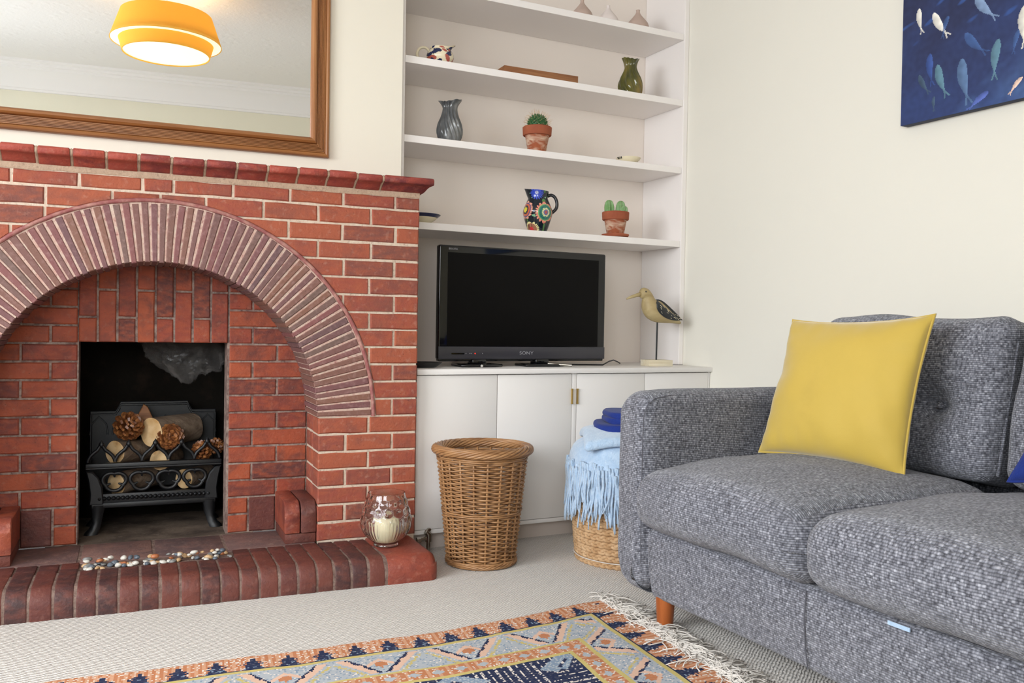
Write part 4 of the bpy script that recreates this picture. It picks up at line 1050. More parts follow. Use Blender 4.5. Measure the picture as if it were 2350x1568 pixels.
for i, (x, z, rv, rh) in enumerate(sp):
    a0, b0 = sp[max(0, i - 1)], sp[min(len(sp) - 1, i + 1)]; t = Vector((b0[0] - a0[0], 0, b0[1] - a0[1])).normalized(); nv_ = Vector((-t.z, 0, t.x))
    if i < 4: 
        f_ = (4 - i) / 4; nv_ = (nv_ * (1 - f_) + Vector((0, 0, 1)) * f_ * (1 if nv_.z >= 0 else 1)).normalized()
    for k in range(n):
        a_ = 2 * PI * k / n; p = Vector((x, 0, z)) + nv_ * rv * math.cos(a_) + Vector((0, 1, 0)) * rh * math.sin(a_); V.append(p)
F = [(i * n + k, i * n + (k + 1) % n, (i + 1) * n + (k + 1) % n, (i + 1) * n + k) for i in range(len(sp) - 1) for k in range(n)] + [tuple(range(n - 1, -1, -1)), tuple((len(sp) - 1) * n + k for k in range(n))]
F = [tuple(reversed(f)) for f in F]
bb = obj('body', g.add(V, F), M['bird_wood'], BD, 179); md = bb.modifiers.new('smooth', 'SUBSURF'); md.levels = 2; md.render_levels = 2
obj('bill', G().tube([(-0.078, 0, 0.308), (-0.105, 0, 0.301), (-0.13, 0, 0.293), (-0.150, 0, 0.285)], [0.0105, 0.0075, 0.0065, 0.0035], 12), M['bird_wood'], BD, 179)
for sg in (-1, 1):
    obj('eye', G().lathe([(0.0034, 0), (0.0028, 0.0018), (0.001, 0.0026)], 12).xf(Matrix.Translation((-0.070, sg * 0.0228, 0.3175)) @ Matrix.Rotation(-sg * PI / 2, 4, 'X')), M['blackink'], BD, 60)
    # wing: a leaf-shaped shell proud of the flank
    def wing(u, v, sg=sg):
        L0 = u; w_ = math.sin(min(1.0, L0 * 1.02) ** 0.55 * PI) ** 0.75 if 0 < L0 < 0.98 else 0.03
        cx_, cz_ = -0.026 + 0.145 * L0, 0.272 - 0.072 * L0 - 0.008 * math.sin(L0 * PI)
        off = (v - 0.5) * 2 * 0.032 * w_
        x, z_ = cx_ + off * 0.42, cz_ + off * 0.92
        # flank surface half-width at this spot
        q = min(len(sp) - 2, max(5, next((i for i in range(5, len(sp) - 1) if sp[i + 1][0] > x), len(sp) - 2))); a0, b0 = sp[q], sp[q + 1]; t = max(0, min(1, (x - a0[0]) / (b0[0] - a0[0] + 1e-9)))
        zc_ = a0[1] + (b0[1] - a0[1]) * t; rv = a0[2] + (b0[2] - a0[2]) * t; rh = a0[3] + (b0[3] - a0[3]) * t
        e = max(-0.98, min(0.98, (z_ - zc_) / (rv + 1e-6))); y = rh * math.sqrt(1 - e * e)
        return (x, sg * (max(y, 0.006) + 0.004 * (1 - (2 * v - 1) ** 2) + 0.0008), z_)
    g = G().grid(wing, 24, 10)
    if sg > 0: g.F = [tuple(reversed(f)) for f in g.F]
    def thick(u, v, sg=sg): p = wing(u, v); return (p[0], p[1] - sg * 0.006, p[2])
    g2 = G().grid(thick, 24, 10); g.add(g2.V, g2.F if sg > 0 else [tuple(reversed(f)) for f in g2.F])
    ww = obj('wing', g, M['birdblack'], BD, 179, 'dark speckled painted wing')
    if sg < 0 or True:
        rs = random.Random(5); g = G()
        for i in range(26):
            u, v = rs.uniform(0.08, 0.9), rs.uniform(0.15, 0.85); p = Vector(wing(u, v)); p2 = Vector(wing(min(0.97, u + rs.uniform(0.02, 0.07)), min(0.9, max(0.1, v + rs.uniform(-0.08, 0.08)))))
            g.tube([p + Vector((0, sg * 0.0005, 0)), p2 + Vector((0, sg * 0.0005, 0))], rs.uniform(0.0006, 0.0011), 4)
        obj('feather_mark', g, M['cream'], ww, 179)

# ------------------------------------------------------------------ things on the shelves
ZS = [2.1374, 1.8452, 1.5461, 1.2194]
RD = Vector((math.cos(-0.4687), math.sin(-0.4687), 0)); TD = Vector((math.sin(-0.4687), -math.cos(-0.4687), 0))
def interp(P_, n):
    out = []
    for i in range(len(P_) - 1):
        p0, p1, p2, p3 = P_[max(0, i - 1)], P_[i], P_[i + 1], P_[min(len(P_) - 1, i + 2)]
        for k in range(n):
            t = k / n
            out.append(tuple(0.5 * (2 * p1[c] + (p2[c] - p0[c]) * t + (2 * p0[c] - 5 * p1[c] + 4 * p2[c] - p3[c]) * t * t + (3 * p1[c] - p0[c] - 3 * p2[c] + p3[c]) * t ** 3) for c in (0, 1)))
    return out + [P_[-1]]
def fluted(name, label, loc, P_, mat, nfl, twist, amp, lip, rot=0.0):
    V_ = thing(name, label, 'vase', loc, rot); H = P_[-1][1]
    pr = interp(P_, 8); m = len(pr); inner = [(r - 0.004, z) for r, z in reversed(pr)][:-6]
    full = pr + inner
    def fn(r, z, a_, i):
        t = z / H; w_ = a_ + twist * math.sin(t * 2.2) + 0.18 * math.sin(5 * t + 2 * a_)
        k = math.sin(nfl * w_); k = (abs(k) ** 0.6) * (1 if k > 0 else -1)
        rr = r * (1 + amp * k * min(1, (t + 0.05) * 4) * (1 if i < m else 0.6) * (1 - 0.55 * max(0, (t - 0.55) / 0.45)))
        zz = z
        if t > 0.80: e = (t - 0.80) / 0.20; rr *= 1 + lip * e * e * max(0, math.cos(2 * a_ + 0.4)) ; zz += 0.005 * e * e * math.cos(2 * a_ + 0.4) + 0.0008 * e * math.sin(nfl * w_)
        return rr, zz
    obj('body', G().lathe(full, 144, fn=fn, cap1=True), M[mat], V_, 60)
    return V_
fluted('fluted_vase', 'slate grey fluted ceramic vase with flared lip on a shelf', (0.232, 0.292, ZS[2]), [(0.034, 0), (0.043, 0.012), (0.0485, 0.04), (0.045, 0.07), (0.034, 0.10), (0.0285, 0.125), (0.029, 0.142), (0.037, 0.160)], 'slateglaze', 13, 0.55, 0.085, 0.30, -0.65)
fluted('twisted_vase', 'olive green twisted ceramic vase on an upper shelf', (1.108, 0.33, ZS[1]), [(0.040, 0), (0.047, 0.012), (0.0515, 0.045), (0.046, 0.08), (0.033, 0.112), (0.0265, 0.135), (0.030, 0.155), (0.037, 0.170)], 'greenglaze', 10, 0.9, 0.085, 0.05)
for i, (x, s_, mt, nm) in enumerate(((0.862, 1.0, 'bud', 'taupe pointed bud vase, leftmost of three on the uppermost shelf'), (0.995, 1.0, 'bud2', 'white pointed bud vase, middle of three on the uppermost shelf'), (1.152, 1.08, 'bud', 'taupe pointed bud vase, rightmost of three on the uppermost shelf'))):
    pr = interp([(0.022, 0), (0.038, 0.008), (0.046, 0.026), (0.041, 0.045), (0.024, 0.066), (0.0105, 0.084), (0.0075, 0.094), (0.0085, 0.100)], 5)
    t_ = thing('bud_vase', nm, 'vase', (x, 0.345, ZS[0]), 0, 'three bud vases')
    obj('body', G().lathe([(r * s_, z * s_) for r, z in pr] + [(0.005, 0.099 * s_), (0.004, 0.075 * s_)], 32), M[mt], t_, 50)
# terracotta pots with cacti
def pot(name, label, loc, s_, saucer, kind):
    t_ = thing(name, label, 'cactus', loc)
    zb = 0.0
    if saucer:
        obj('saucer', G().lathe([(0.044 * s_, 0), (0.058 * s_, 0.004), (0.062 * s_, 0.012 * s_), (0.061 * s_, 0.0145), (0.057 * s_, 0.0145), (0.052 * s_, 0.006), (0.002, 0.006)], 40), M['terra'], t_, 40); zb = 0.006
    obj('pot', G().lathe([(0.036 * s_, zb), (0.0385 * s_, zb + 0.01), (0.0505 * s_, zb + 0.075 * s_), (0.0505 * s_, zb + 0.076 * s_)], 40), M['terralime'], t_, 40)
    obj('pot_rim', G().lathe([(0.050 * s_, zb + 0.072 * s_), (0.0575 * s_, zb + 0.0725 * s_), (0.0595 * s_, zb + 0.075 * s_), (0.061 * s_, zb + 0.106 * s_), (0.0585 * s_, zb + 0.1085 * s_), (0.054 * s_, zb + 0.1085 * s_), (0.052 * s_, zb + 0.09 * s_)], 40, cap1=False), M['terra'], t_, 40)
    obj('soil', G().lathe([(0.001, zb + 0.098 * s_), (0.0525 * s_, zb + 0.096 * s_), (0.0525 * s_, zb + 0.09 * s_), (0.001, zb + 0.09 * s_)], 24), M['soil'], t_, 60)
    return t_, zb + 0.097 * s_
t_, zt_ = pot('potted_cactus', 'round spiny cactus in a limed terracotta pot on a shelf', (0.628, 0.30, ZS[2]), 1.0, False, 0)
RC = 0.041
core = obj('cactus_body', G().lathe([(0.018, -0.004)] + [(RC * 0.92 * math.cos(b), 0.016 + RC * 0.92 * math.sin(b)) for b in [(-0.4 + (PI / 2 + 0.38) * k / 10) for k in range(11)]], 32, (0, 0, zt_ + 0.008)), M['cactus'], t_, 60)
g = G(); gs = G(); N_ = 120
for i in range(N_):
    yq = 1 - (i + 0.5) / N_ * 1.35
    if yq < -0.35: break
    rq = math.sqrt(max(0, 1 - yq * yq)); ph = i * 2.39996; dvec = Vector((rq * math.cos(ph), rq * math.sin(ph), yq)); p = Vector((0, 0, zt_ + 0.024)) + dvec * RC * 0.86
    qv = dvec.to_track_quat('Z', 'Y').to_matrix().to_4x4(); mm = Matrix.Translation(p) @ qv
    g.add([mm @ Vector(v) for v in [(0.0058, 0, 0), (0, 0.0058, 0), (-0.0058, 0, 0), (0, -0.0058, 0), (0, 0, 0.0115)]], [(0, 1, 4), (1, 2, 4), (2, 3, 4), (3, 0, 4)])
    tip = mm @ Vector((0, 0, 0.011))
    for q in range(2):
        d2 = (dvec + Vector((random.gauss(0, .35), random.gauss(0, .35), random.gauss(0.1, .3)))).normalized(); gs.tube([tip, tip + d2 * random.uniform(0.008, 0.022)], 0.00035, 3, caps=False)
o = obj('tubercles', g, M['cactus'], core, None); o['kind'] = 'stuff'
o = obj('spines', gs, M['spine'], core, None); o['kind'] = 'stuff'
t_, zt_ = pot('potted_cactus', 'pale ribbed cactus fingers in a terracotta pot with saucer', (1.018, 0.292, ZS[3]), 0.97, True, 1)
for (dx, dy, h, r, tl) in ((-0.026, 0.0, 0.066, 0.0195, -0.08), (0.020, 0.006, 0.064, 0.019, 0.05), (0.032, -0.012, 0.040, 0.015, 0.14), (-0.002, -0.016, 0.020, 0.010, 0.0)):
    pr = [(r * 0.8, 0), (r, h * 0.3), (r * 0.98, h * 0.6), (r * 0.78, h * 0.84), (r * 0.4, h * 0.97), (0.001, h)]
    g = G().lathe(interp(pr, 4), 40, fn=lambda rr, z, a_, i: (max(0.0005, rr) * (1 + 0.20 * math.cos(6 * a_)), z))
    P0 = RD * dx + TD * (-dy); cb = obj('cactus_finger', g.xf(Matrix.Translation((P0.x, P0.y, zt_ - 0.002)) @ Matrix.Rotation(tl, 4, 'Y')), M['cactus2'], t_, 60)
    gs = G()
    for k in range(6):
        for q in range(5):
            a_ = 2 * PI * k / 6; zq = h * (0.2 + 0.16 * q); rq = r * (1.18 - 0.5 * max(0, q - 2) * 0.25)
            base = Matrix.Translation((P0.x, P0.y, zt_ - 0.002)) @ Matrix.Rotation(tl, 4, 'Y') @ Vector((rq * math.cos(a_), rq * math.sin(a_), zq)); gs.tube([base, base + Vector((math.cos(a_) * 0.004, math.sin(a_) * 0.004, 0.001))], 0.0004, 3, caps=False)
    o = obj('spines', gs, M['spine'], cb, None); o['kind'] = 'stuff'
# wooden tray
t_ = thing('wooden_tray', 'long low wooden tray lying on an upper shelf', 'tray', (0.632, 0.335, ZS[1]), -0.04)
obj('base', G().cbox(-0.165, 0.165, -0.06, 0.06, 0, 0.008, 0.001), M['board_wood'], t_, 35)
for q in ((-0.17, 0.17, -0.066, -0.058), (-0.17, 0.17, 0.058, 0.066)): obj('side', G().cbox(q[0], q[1], q[2], q[3], 0, 0.036, 0.0015), M['board_wood'], t_, 35)
for q in (-0.17, 0.162): obj('end', G().cbox(q, q + 0.008, -0.058, 0.058, 0, 0.036, 0.0015), M['board_wood'], t_, 35)
# cream dish with black stripes
t_ = thing('small_dish', 'small cream dish with black stripes on a shelf', 'dish', (1.085, 0.30, ZS[2]))
obj('bowl', G().lathe([(0.022, 0), (0.03, 0.002), (0.05, 0.019), (0.0545, 0.027), (0.0525, 0.027), (0.045, 0.016), (0.02, 0.006), (0.001, 0.005)], 40), M['cream'], t_, 50)
for k in range(4):
    a_ = math.atan2(TD.y, TD.x) - 1.15 + 0.14 * k; g = G()
    g.tube([(0.0512 * math.cos(a_), 0.0512 * math.sin(a_), 0.0185), (0.0556 * math.cos(a_), 0.0556 * math.sin(a_), 0.0268)], 0.0020, 6); obj('stripe', g, M['blackink'], t_, 179)
# navy rimmed bowl behind the fireplace corner
t_ = thing('navy_bowl', 'shallow cream bowl with navy rim half hidden by the fireplace', 'bowl', (0.125, 0.32, ZS[3]))
obj('bowl', G().lathe([(0.032, 0), (0.036, 0.004), (0.058, 0.018), (0.066, 0.026)], 40, cap1=False), M['cream'], t_, 50)
obj('rim', G().lathe([(0.064, 0.0245), (0.079, 0.036), (0.080, 0.038), (0.077, 0.038), (0.062, 0.0285), (0.04, 0.012), (0.001, 0.010)], 40, cap0=False), M['navyglaze'], t_, 50, 'navy glazed rim and inside')
# patterned cream jug
t_ = thing('spotted_jug', 'small cream jug with navy and red brush marks, handle on the left', 'jug', (0.192, 0.305, ZS[1]), -0.4687)
pr = interp([(0.028, 0), (0.036, 0.006), (0.0465, 0.024), (0.0475, 0.040), (0.040, 0.056), (0.034, 0.064), (0.036, 0.070)], 8)
cC, cNv, cRd = lin('#E9DCBE'), lin('#20284E'), lin('#B05A4C')
rs = random.Random(11); marks = [(rs.uniform(0, 2 * PI), rs.uniform(0.012, 0.064), rs.uniform(-0.9, 0.9), rs.uniform(0.009, 0.015), rs.random()) for i in range(46)]
def jcol(u, v):
    z = 0.07 * v; a_ = 2 * PI * u
    for (ma, mz, tl, sz, k) in marks:
        da = (a_ - ma + PI) % (2 * PI) - PI; x = da * 0.044; y = z - mz; xx = x * math.cos(tl) + y * math.sin(tl); yy = -x * math.sin(tl) + y * math.cos(tl)
        if (xx / sz) ** 2 + (yy / (sz * 0.42)) ** 2 < 1: return cNv if k < 0.62 else cRd
    return cC
def jfn(u, v):
    q = v * (len(pr) - 1); i = min(int(q), len(pr) - 2); t = q - i; r = pr[i][0] * (1 - t) + pr[i + 1][0] * t; z = pr[i][1] * (1 - t) + pr[i + 1][1] * t; a_ = 2 * PI * u
    sp_ = max(0, math.cos(a_)) ** 10 * max(0, (v - 0.72) / 0.28); r += 0.018 * sp_; z += 0.010 * sp_
    return (r * 1.12 * math.cos(a_), r * math.sin(a_), z)
obj('body', G().grid(jfn, 110, 48, jcol), M['creampaint'], t_, 179)
obj('inside', G().lathe([(0.034, 0.068), (0.03, 0.05), (0.001, 0.03)], 32, cap0=False), M['cream'], t_, 60)
obj('handle', G().tube([(-0.04 - 0.026 + 0.026 * math.cos(b) * 0.95, 0, 0.045 + 0.027 * math.sin(b)) for b in [0.15 + 2 * PI * 0.9 * k / 20 for k in range(21)]], 0.0055, 8), M['cream'], t_, 179)
# painted jug
t_ = thing('floral_jug', 'dark glazed jug painted with bright concentric flowers', 'jug', (0.638, 0.302, ZS[3]), -0.4687)
pr = interp([(0.036, 0), (0.039, 0.004), (0.050, 0.035), (0.0605, 0.072), (0.0605, 0.092), (0.051, 0.118), (0.0425, 0.137), (0.0415, 0.150), (0.0455, 0.172)], 8)
def sfn(u, v, off=0.0):
    q = v * (len(pr) - 1); i = min(int(q), len(pr) - 2); t = q - i; r = pr[i][0] * (1 - t) + pr[i + 1][0] * t + off; z = pr[i][1] * (1 - t) + pr[i + 1][1] * t; a_ = 2 * PI * u
    sp_ = max(0, math.cos(a_ - PI)) ** 8 * max(0, (v - 0.78) / 0.22); r += 0.012 * sp_; z += 0.005 * sp_ * 1.0 - 0.004 * max(0, (v - 0.85) / 0.15) * math.cos(a_)* 0.8
    return (r * math.cos(a_), r * math.sin(a_), z)
def surf(h, z):
    r = next((pr[i][0] for i in range(len(pr)) if pr[i][1] >= z), 0.05); h = max(-r * 0.98, min(r * 0.98, h)); return Vector((h, -math.sqrt(r * r - h * h), z))
FLW = [(surf(0.033, 0.078), 'A', 0.047), (surf(-0.052, 0.090), 'B', 0.040), (surf(-0.006, 0.160), 'C', 0.030), (surf(-0.026, 0.010), 'D', 0.034), (Vector((0.02, 0.055, 0.08)), 'A', 0.045), (Vector((-0.045, 0.035, 0.05)), 'B', 0.036)]
def fcol(u, v):
    p = Vector(sfn(u, v))
    for c, k, R in FLW:
        dv = p - c; d = dv.length / R
        if d < 1:
            an = math.atan2(dv.z, dv.x * abs(c.y) / 0.06 + dv.y * -c.x / 0.06 + 1e-9); pet = abs(math.sin(an * 11))
            if k == 'A':
                if d < 0.14: return lin('#B04A4A')
                if d < 0.25: return lin('#6A6A9A')
                if d < 0.42: return lin('#E4DDA8') if d < 0.30 + 0.12 * abs(math.sin(an * 7)) else lin('#4E9A6E')
                if d < 0.66: return lin('#1F5E5C') if int(d * 26) % 3 else lin('#3E8E7A')
                if d < 0.74: return lin('#6FB070')
                return lin('#EBA58C') if (d < 0.76 + 0.24 * pet) and int(d * 40) % 3 else (lin('#D9604E') if d < 0.76 + 0.24 * pet else lin('#101C26'))
            if k == 'B':
                if d < 0.34: return lin('#E4D23A') if d < 0.2 + 0.14 * abs(math.sin(an * 6)) else lin('#2A2E2A')
                if d < 0.48: return lin('#2C3040')
                if d < 0.66: return lin('#D0694A')
                if d < 0.78: return lin('#6A5A7E')
                return lin('#EBA58C') if d < 0.78 + 0.22 * pet else lin('#101C26')
            if k == 'C':
                if d < 0.25: return lin('#C8CEE8') if pet > 0.5 else lin('#1A2050')
                return lin('#3A52C4') if (d < 0.55 + 0.45 * pet) and pet > 0.45 else (lin('#1F2C7A') if d < 0.6 else lin('#101C26'))
            if d < 0.3: return lin('#C8343A')
            return lin('#E8DCA0') if d > 0.72 and d < 0.72 + 0.28 * pet else (lin('#7A4A3A') if d <= 0.72 and int(an * 16) % 2 else (lin('#B07A5A') if d <= .72 else lin('#101C26')))
    n = nz(p.x * 40, p.y * 40, p.z * 26)
    n2 = nz(p.x * 30 + 9, p.y * 30, p.z * 60)
    if n > 0.30: return lin('#4E7A3C')
    if n2 > 0.42: return lin('#7EB08A')
    return lin('#0E1A24')
obj('body', G().grid(sfn, 220, 150, fcol), M['jugpaint'], t_, 179)
obj('inside', G().lathe([(0.0445, 0.169), (0.0405, 0.15), (0.04, 0.13), (0.001, 0.11)], 40, cap0=False), M['navyglaze'], t_, 60)
obj('handle', G().tube(interp([(0.040, 0.155), (0.056, 0.157), (0.072, 0.145), (0.080, 0.122), (0.075, 0.098), (0.060, 0.080)], 6) and [(x, 0.006, z) for x, z in interp([(0.040, 0.152), (0.056, 0.157), (0.072, 0.146), (0.080, 0.122), (0.076, 0.100), (0.058, 0.082)], 6)], 0.0068, 10), M['blackink'], t_, 179)

# ------------------------------------------------------------------ on the hearth
cx_, cy_, _ = fl(-0.142, -0.135)
t_ = thing('candle_holder', 'embossed clear glass candle holder on the hearth', 'candle holder', (cx_, cy_, HZ + 0.0065))
op = interp([(0.036, 0.0), (0.041, 0.003), (0.040, 0.010), (0.046, 0.016), (0.066, 0.034), (0.080, 0.058), (0.0835, 0.080), (0.0785, 0.112), (0.069, 0.145), (0.0625, 0.172), (0.0615, 0.178)], 8)
def gfn(r, z, a_, i):
    if i < len(op):
        if 0.02 < z < 0.088: r += 0.0013 * math.cos(44 * a_) * min(1, (z - 0.02) * 60)
        if 0.075 < z < 0.16:
            k = int((z - 0.075) / 0.0285); f = ((z - 0.075) % 0.0285) / 0.0285; b = (a_ * 14 / (2 * PI) + 0.5 * (k % 2)) % 1.0 - 0.5
            d = 1 - math.hypot(b * 2, (f - 0.55) * 1.9); r += 0.0045 * max(0, d)
    return r, z
inn = [(max(0.001, r - 0.0032), max(0.012, z)) for r, z in reversed(op) if z > 0.012] + [(0.001, 0.012)]
obj('glass', G().lathe(op + inn, 176, fn=gfn), M['glass'], t_, 60)
t2_ = thing('pillar_candle', 'ribbed cream candle inside the glass holder', 'candle', (cx_, cy_, HZ + 0.0065 + 0.0135))
obj('wax', G().lathe([(0.030, 0), (0.038, 0.003), (0.0395, 0.01), (0.043, 0.03), (0.043, 0.076), (0.040, 0.079), (0.001, 0.077)], 96, fn=lambda r, z, a_, i: (r * (1 + 0.02 * math.cos(22 * a_)), z)), M['wax'], t2_, 60)
obj('wick', G().tube([(0, 0, 0.076), (0.001, 0, 0.085)], 0.0011, 6), M['wick'], t2_, 60)
# pebbles
PC = ['white', 'grey', 'tan', 'orange', 'slate']
def pebmesh(i):
    rs = random.Random(40 + i); V = []; F = []; n, m = 10, 6; e = [rs.uniform(0.8, 1.25), rs.uniform(0.7, 1.0), rs.uniform(0.42, 0.65)]
    for j in range(1, m):
        b = PI * j / m
        for k in range(n):
            a_ = 2 * PI * k / n; p = Vector((math.sin(b) * math.cos(a_), math.sin(b) * math.sin(a_), math.cos(b))); s_ = 1 + 0.22 * nz(p.x + i * 3, p.y, p.z, 1.1); V.append((p.x * e[0] * s_, p.y * e[1] * s_, p.z * e[2] * s_))
    V += [(0, 0, e[2]), (0, 0, -e[2])]
    for j in range(m - 2):
        for k in range(n): F.append((j * n + k, (j + 1) * n + k, (j + 1) * n + (k + 1) % n, j * n + (k + 1) % n))
    for k in range(n): F.append((len(V) - 2, k, (k + 1) % n)); F.append((len(V) - 1, (m - 2) * n + (k + 1) % n, (m - 2) * n + k))
    me = bpy.data.meshes.new('pebble'); me.from_pydata(V, [], F); me.materials.append(M['pebble_' + PC[i % 5]]); me.polygons.foreach_set('use_smooth', [True] * len(F)); me.update(); return me, e
PB = [pebmesh(i) for i in range(15)]; rs = random.Random(3)
for i in range(92):
    kk = rs.choice((0, 0, 0, 1, 1, 2, 2, 3, 4, 4)) + 5 * (i % 3); me, e = PB[kk]; lay = 0 if i < 64 else 1
    x = rs.uniform(-1.058, -0.632); y = rs.uniform(-0.098, -0.032) if lay == 0 else rs.uniform(-0.085, -0.045); s_ = rs.uniform(0.0065, 0.0135)
    o = bpy.data.objects.new('pebble', me); COL.objects.link(o); p = fl(x, y)
    o.location = (p[0], p[1], (HZ - 0.004 + s_ * e[2] * 0.95) if lay == 0 else HZ + 0.012 + s_ * e[2]); o.rotation_euler = (rs.uniform(-.3, .3), rs.uniform(-.3, .3), rs.uniform(0, 6.3)); o.scale = (s_, s_, s_)
    tag(o, {'white': 'small off-white beach pebble', 'grey': 'small mottled grey beach pebble', 'tan': 'small tan beach pebble', 'orange': 'small orange brown beach pebble', 'slate': 'small blue-grey slate pebble'}[PC[kk % 5]] + ' in the row along the hearth', 'pebble', PC[kk % 5] + ' pebbles in the hearth trough')

# ------------------------------------------------------------------ fire grate, logs, cones
GY = 0.375
GR = thing('fire_grate', 'black cast iron fire grate with trefoil front standing in the fireplace', 'fire grate', fl(-0.848, GY, HZ), TH)
def gp(g): return g.xf(Matrix.Translation((0.848, -GY, -HZ)))
gx0, gx1 = -1.072, -0.624
obj('top_bar', gp(G().cbox(gx0, gx1, GY - 0.012, GY + 0.012, 0.304, 0.326, 0.003)), M['iron'], GR, 40)
obj('bar_moulding', gp(G().tube([(gx0 + 0.002, GY - 0.013, 0.309), (gx1 - 0.002, GY - 0.013, 0.309)], 0.0045, 8)), M['iron'], GR, 60)
obj('lower_rail', gp(G().cbox(gx0 + 0.02, gx1 - 0.02, GY - 0.012, GY + 0.012, 0.170, 0.188, 0.003).cbox(gx0 + 0.03, gx1 - 0.03, GY - 0.006, GY + 0.008, 0.186, 0.218, 0.002)), M['iron'], GR, 40)
g = G()
for i in range(25):
    x = gx0 + 0.045 + (gx1 - gx0 - 0.09) * i / 24
    g.lathe([(0.001, 0.009), (0.005, 0.007), (0.0072, 0.002), (0.0074, -0.004)], 10, cap0=False).V
    m_ = Matrix.Translation((x, GY - 0.008, 0.203)) @ Matrix.Rotation(PI / 2, 4, 'X'); k = 40
    g.V[-k:] = [tuple(m_ @ Vector(v)) for v in g.V[-k:]]
obj('bead_moulding', gp(g), M['iron'], GR, 60)
pit = 0.087
for i in range(5):
    xc_ = -0.848 + (i - 2) * pit; pts_ = []
    for sg in (-1, 1):
        half = [(0.5 * pit, 0.330), (0.475 * pit, 0.340), (0.40 * pit, 0.352), (0.28 * pit, 0.362), (0.15 * pit, 0.371), (0.07 * pit, 0.382), (0.0, 0.396)]
        half = [(xc_ + sg * x, GY, z) for x, z in half]; pts_ += half if sg < 0 else list(reversed(half))[1:]
    obj('crest_arch', gp(G().tube(pts_, 0.0062, 8)), M['iron'], GR, 60)
    obj('crest_finial', gp(G().lathe([(0.004, -0.012), (0.010, -0.004), (0.0085, 0.003), (0.003, 0.010), (0.001, 0.014)], 10, (xc_, GY, 0.392))), M['iron'], GR, 60)
for i in range(4):
    xc_ = -0.848 + (i - 1.5) * 0.088; zc_ = 0.261; pth = []
    for k in range(48):
        a_ = 2 * PI * k / 48; r_ = 0.030 + 0.0075 * abs(math.cos(1.5 * (a_ - PI / 2 - PI / 3 * 1))) ** 0.8 * 1.0 - 0.004
        pth.append((xc_ + r_ * 1.18 * math.cos(a_), GY - 0.002, zc_ + r_ * math.sin(a_)))
    tf = obj('trefoil', gp(G().tube(pth, 0.0066, 8, closed=True)), M['iron'], GR, 60)
    for q in range(3):
        a_ = PI / 2 + 2 * PI * q / 3; obj('cusp', gp(G().tube([(xc_ + 0.030 * math.cos(a_) * 1.18, GY - 0.002, zc_ + 0.030 * math.sin(a_)), (xc_ + 0.014 * math.cos(a_), GY - 0.002, zc_ + 0.014 * math.sin(a_))], [0.0068, 0.0028], 8)), M['iron'], tf, 60)
for sg in (-1, 1):
    f_ = lambda x: -0.848 + sg * x
    poly = [(f_(0.205), 0.300), (f_(0.160), 0.215), (f_(0.160), 0.182), (f_(0.214), 0.182), (f_(0.212), 0.22), (f_(0.222), 0.27), (f_(0.222), 0.303)]
    poly = [(f_(0.165), 0.182), (f_(0.212), 0.182), (f_(0.209), 0.222), (f_(0.214), 0.262), (f_(0.223), 0.302), (f_(0.200), 0.297), (f_(0.182), 0.276), (f_(0.170), 0.240)]
    if sg < 0: poly = poly[::-1]
    obj('end_bracket', gp(G().prism(poly, GY - 0.014, GY + 0.012, 0.004)), M['iron'], GR, 40)
    for yy in (GY, GY + 0.15):
        V = []; F = []; L4 = [(0.182, 0.180, 0.024), (0.184, 0.15, 0.019), (0.187, 0.12, 0.016), (0.194, 0.10, 0.019), (0.203, 0.088, 0.023), (0.206, HZ + 0.0005, 0.024)]
        g = G()
        for x, z, w_ in L4:
            for k in range(8): a_ = 2 * PI * (k + .5) / 8; V.append((f_(x) + w_ * math.cos(a_), yy - (0.206 - 0.182) * 0.0 - 0.35 * (x - 0.182) + w_ * 0.8 * math.sin(a_), z))
        n = 8; F = [(i * n + k, (i + 1) * n + k, (i + 1) * n + (k + 1) % n, i * n + (k + 1) % n) for i in range(len(L4) - 1) for k in range(n)] + [tuple(range(n)), tuple((len(L4) - 1) * n + k for k in range(n - 1, -1, -1))]
        obj('leg', gp(g.add(V, F)), M['iron'], GR, 50)
    obj('side_bar', gp(G().cbox(f_(0.215) - 0.005, f_(0.215) + 0.005, GY + 0.01, GY + 0.17, 0.30, 0.325, 0.002)), M['iron'], GR, 40)
g = G().box(gx0 + 0.02, gx1 - 0.02, GY + 0.01, GY + 0.165, 0.186, 0.196); obj('grate_floor', gp(g), M['iron'], GR)
bx = lambda x: -0.848 + x
poly = [(bx(-0.22), 0.20), (bx(0.22), 0.20), (bx(0.22), 0.488), (bx(0.135), 0.488), (bx(0.125), 0.505), (bx(0.118), 0.522), (bx(-0.118), 0.522), (bx(-0.125), 0.505), (bx(-0.135), 0.488), (bx(-0.22), 0.488)]
bp_ = obj('back_plate', gp(G().prism(poly, GY + 0.215, GY + 0.227, 0.002)), M['iron'], GR, 40)
edge = poly[2:] + [(bx(-0.22), 0.30)]; edge = [(bx(0.22), 0.30)] + edge
obj('plate_border', gp(G().tube([(x * 0.985 - 0.848 * 0.015, GY + 0.213, z - 0.012) for x, z in edge], 0.0042, 6)), M['iron'], bp_, 60)
for i in range(6):
    x = bx(-0.19 + 0.076 * i); obj('plate_arch', gp(G().tube([(x - 0.03, GY + 0.213, 0.40), (x - 0.025, GY + 0.213, 0.44), (x, GY + 0.213, 0.468), (x + 0.025, GY + 0.213, 0.44), (x + 0.03, GY + 0.213, 0.40)], 0.003, 6)), M['iron'], bp_, 60)
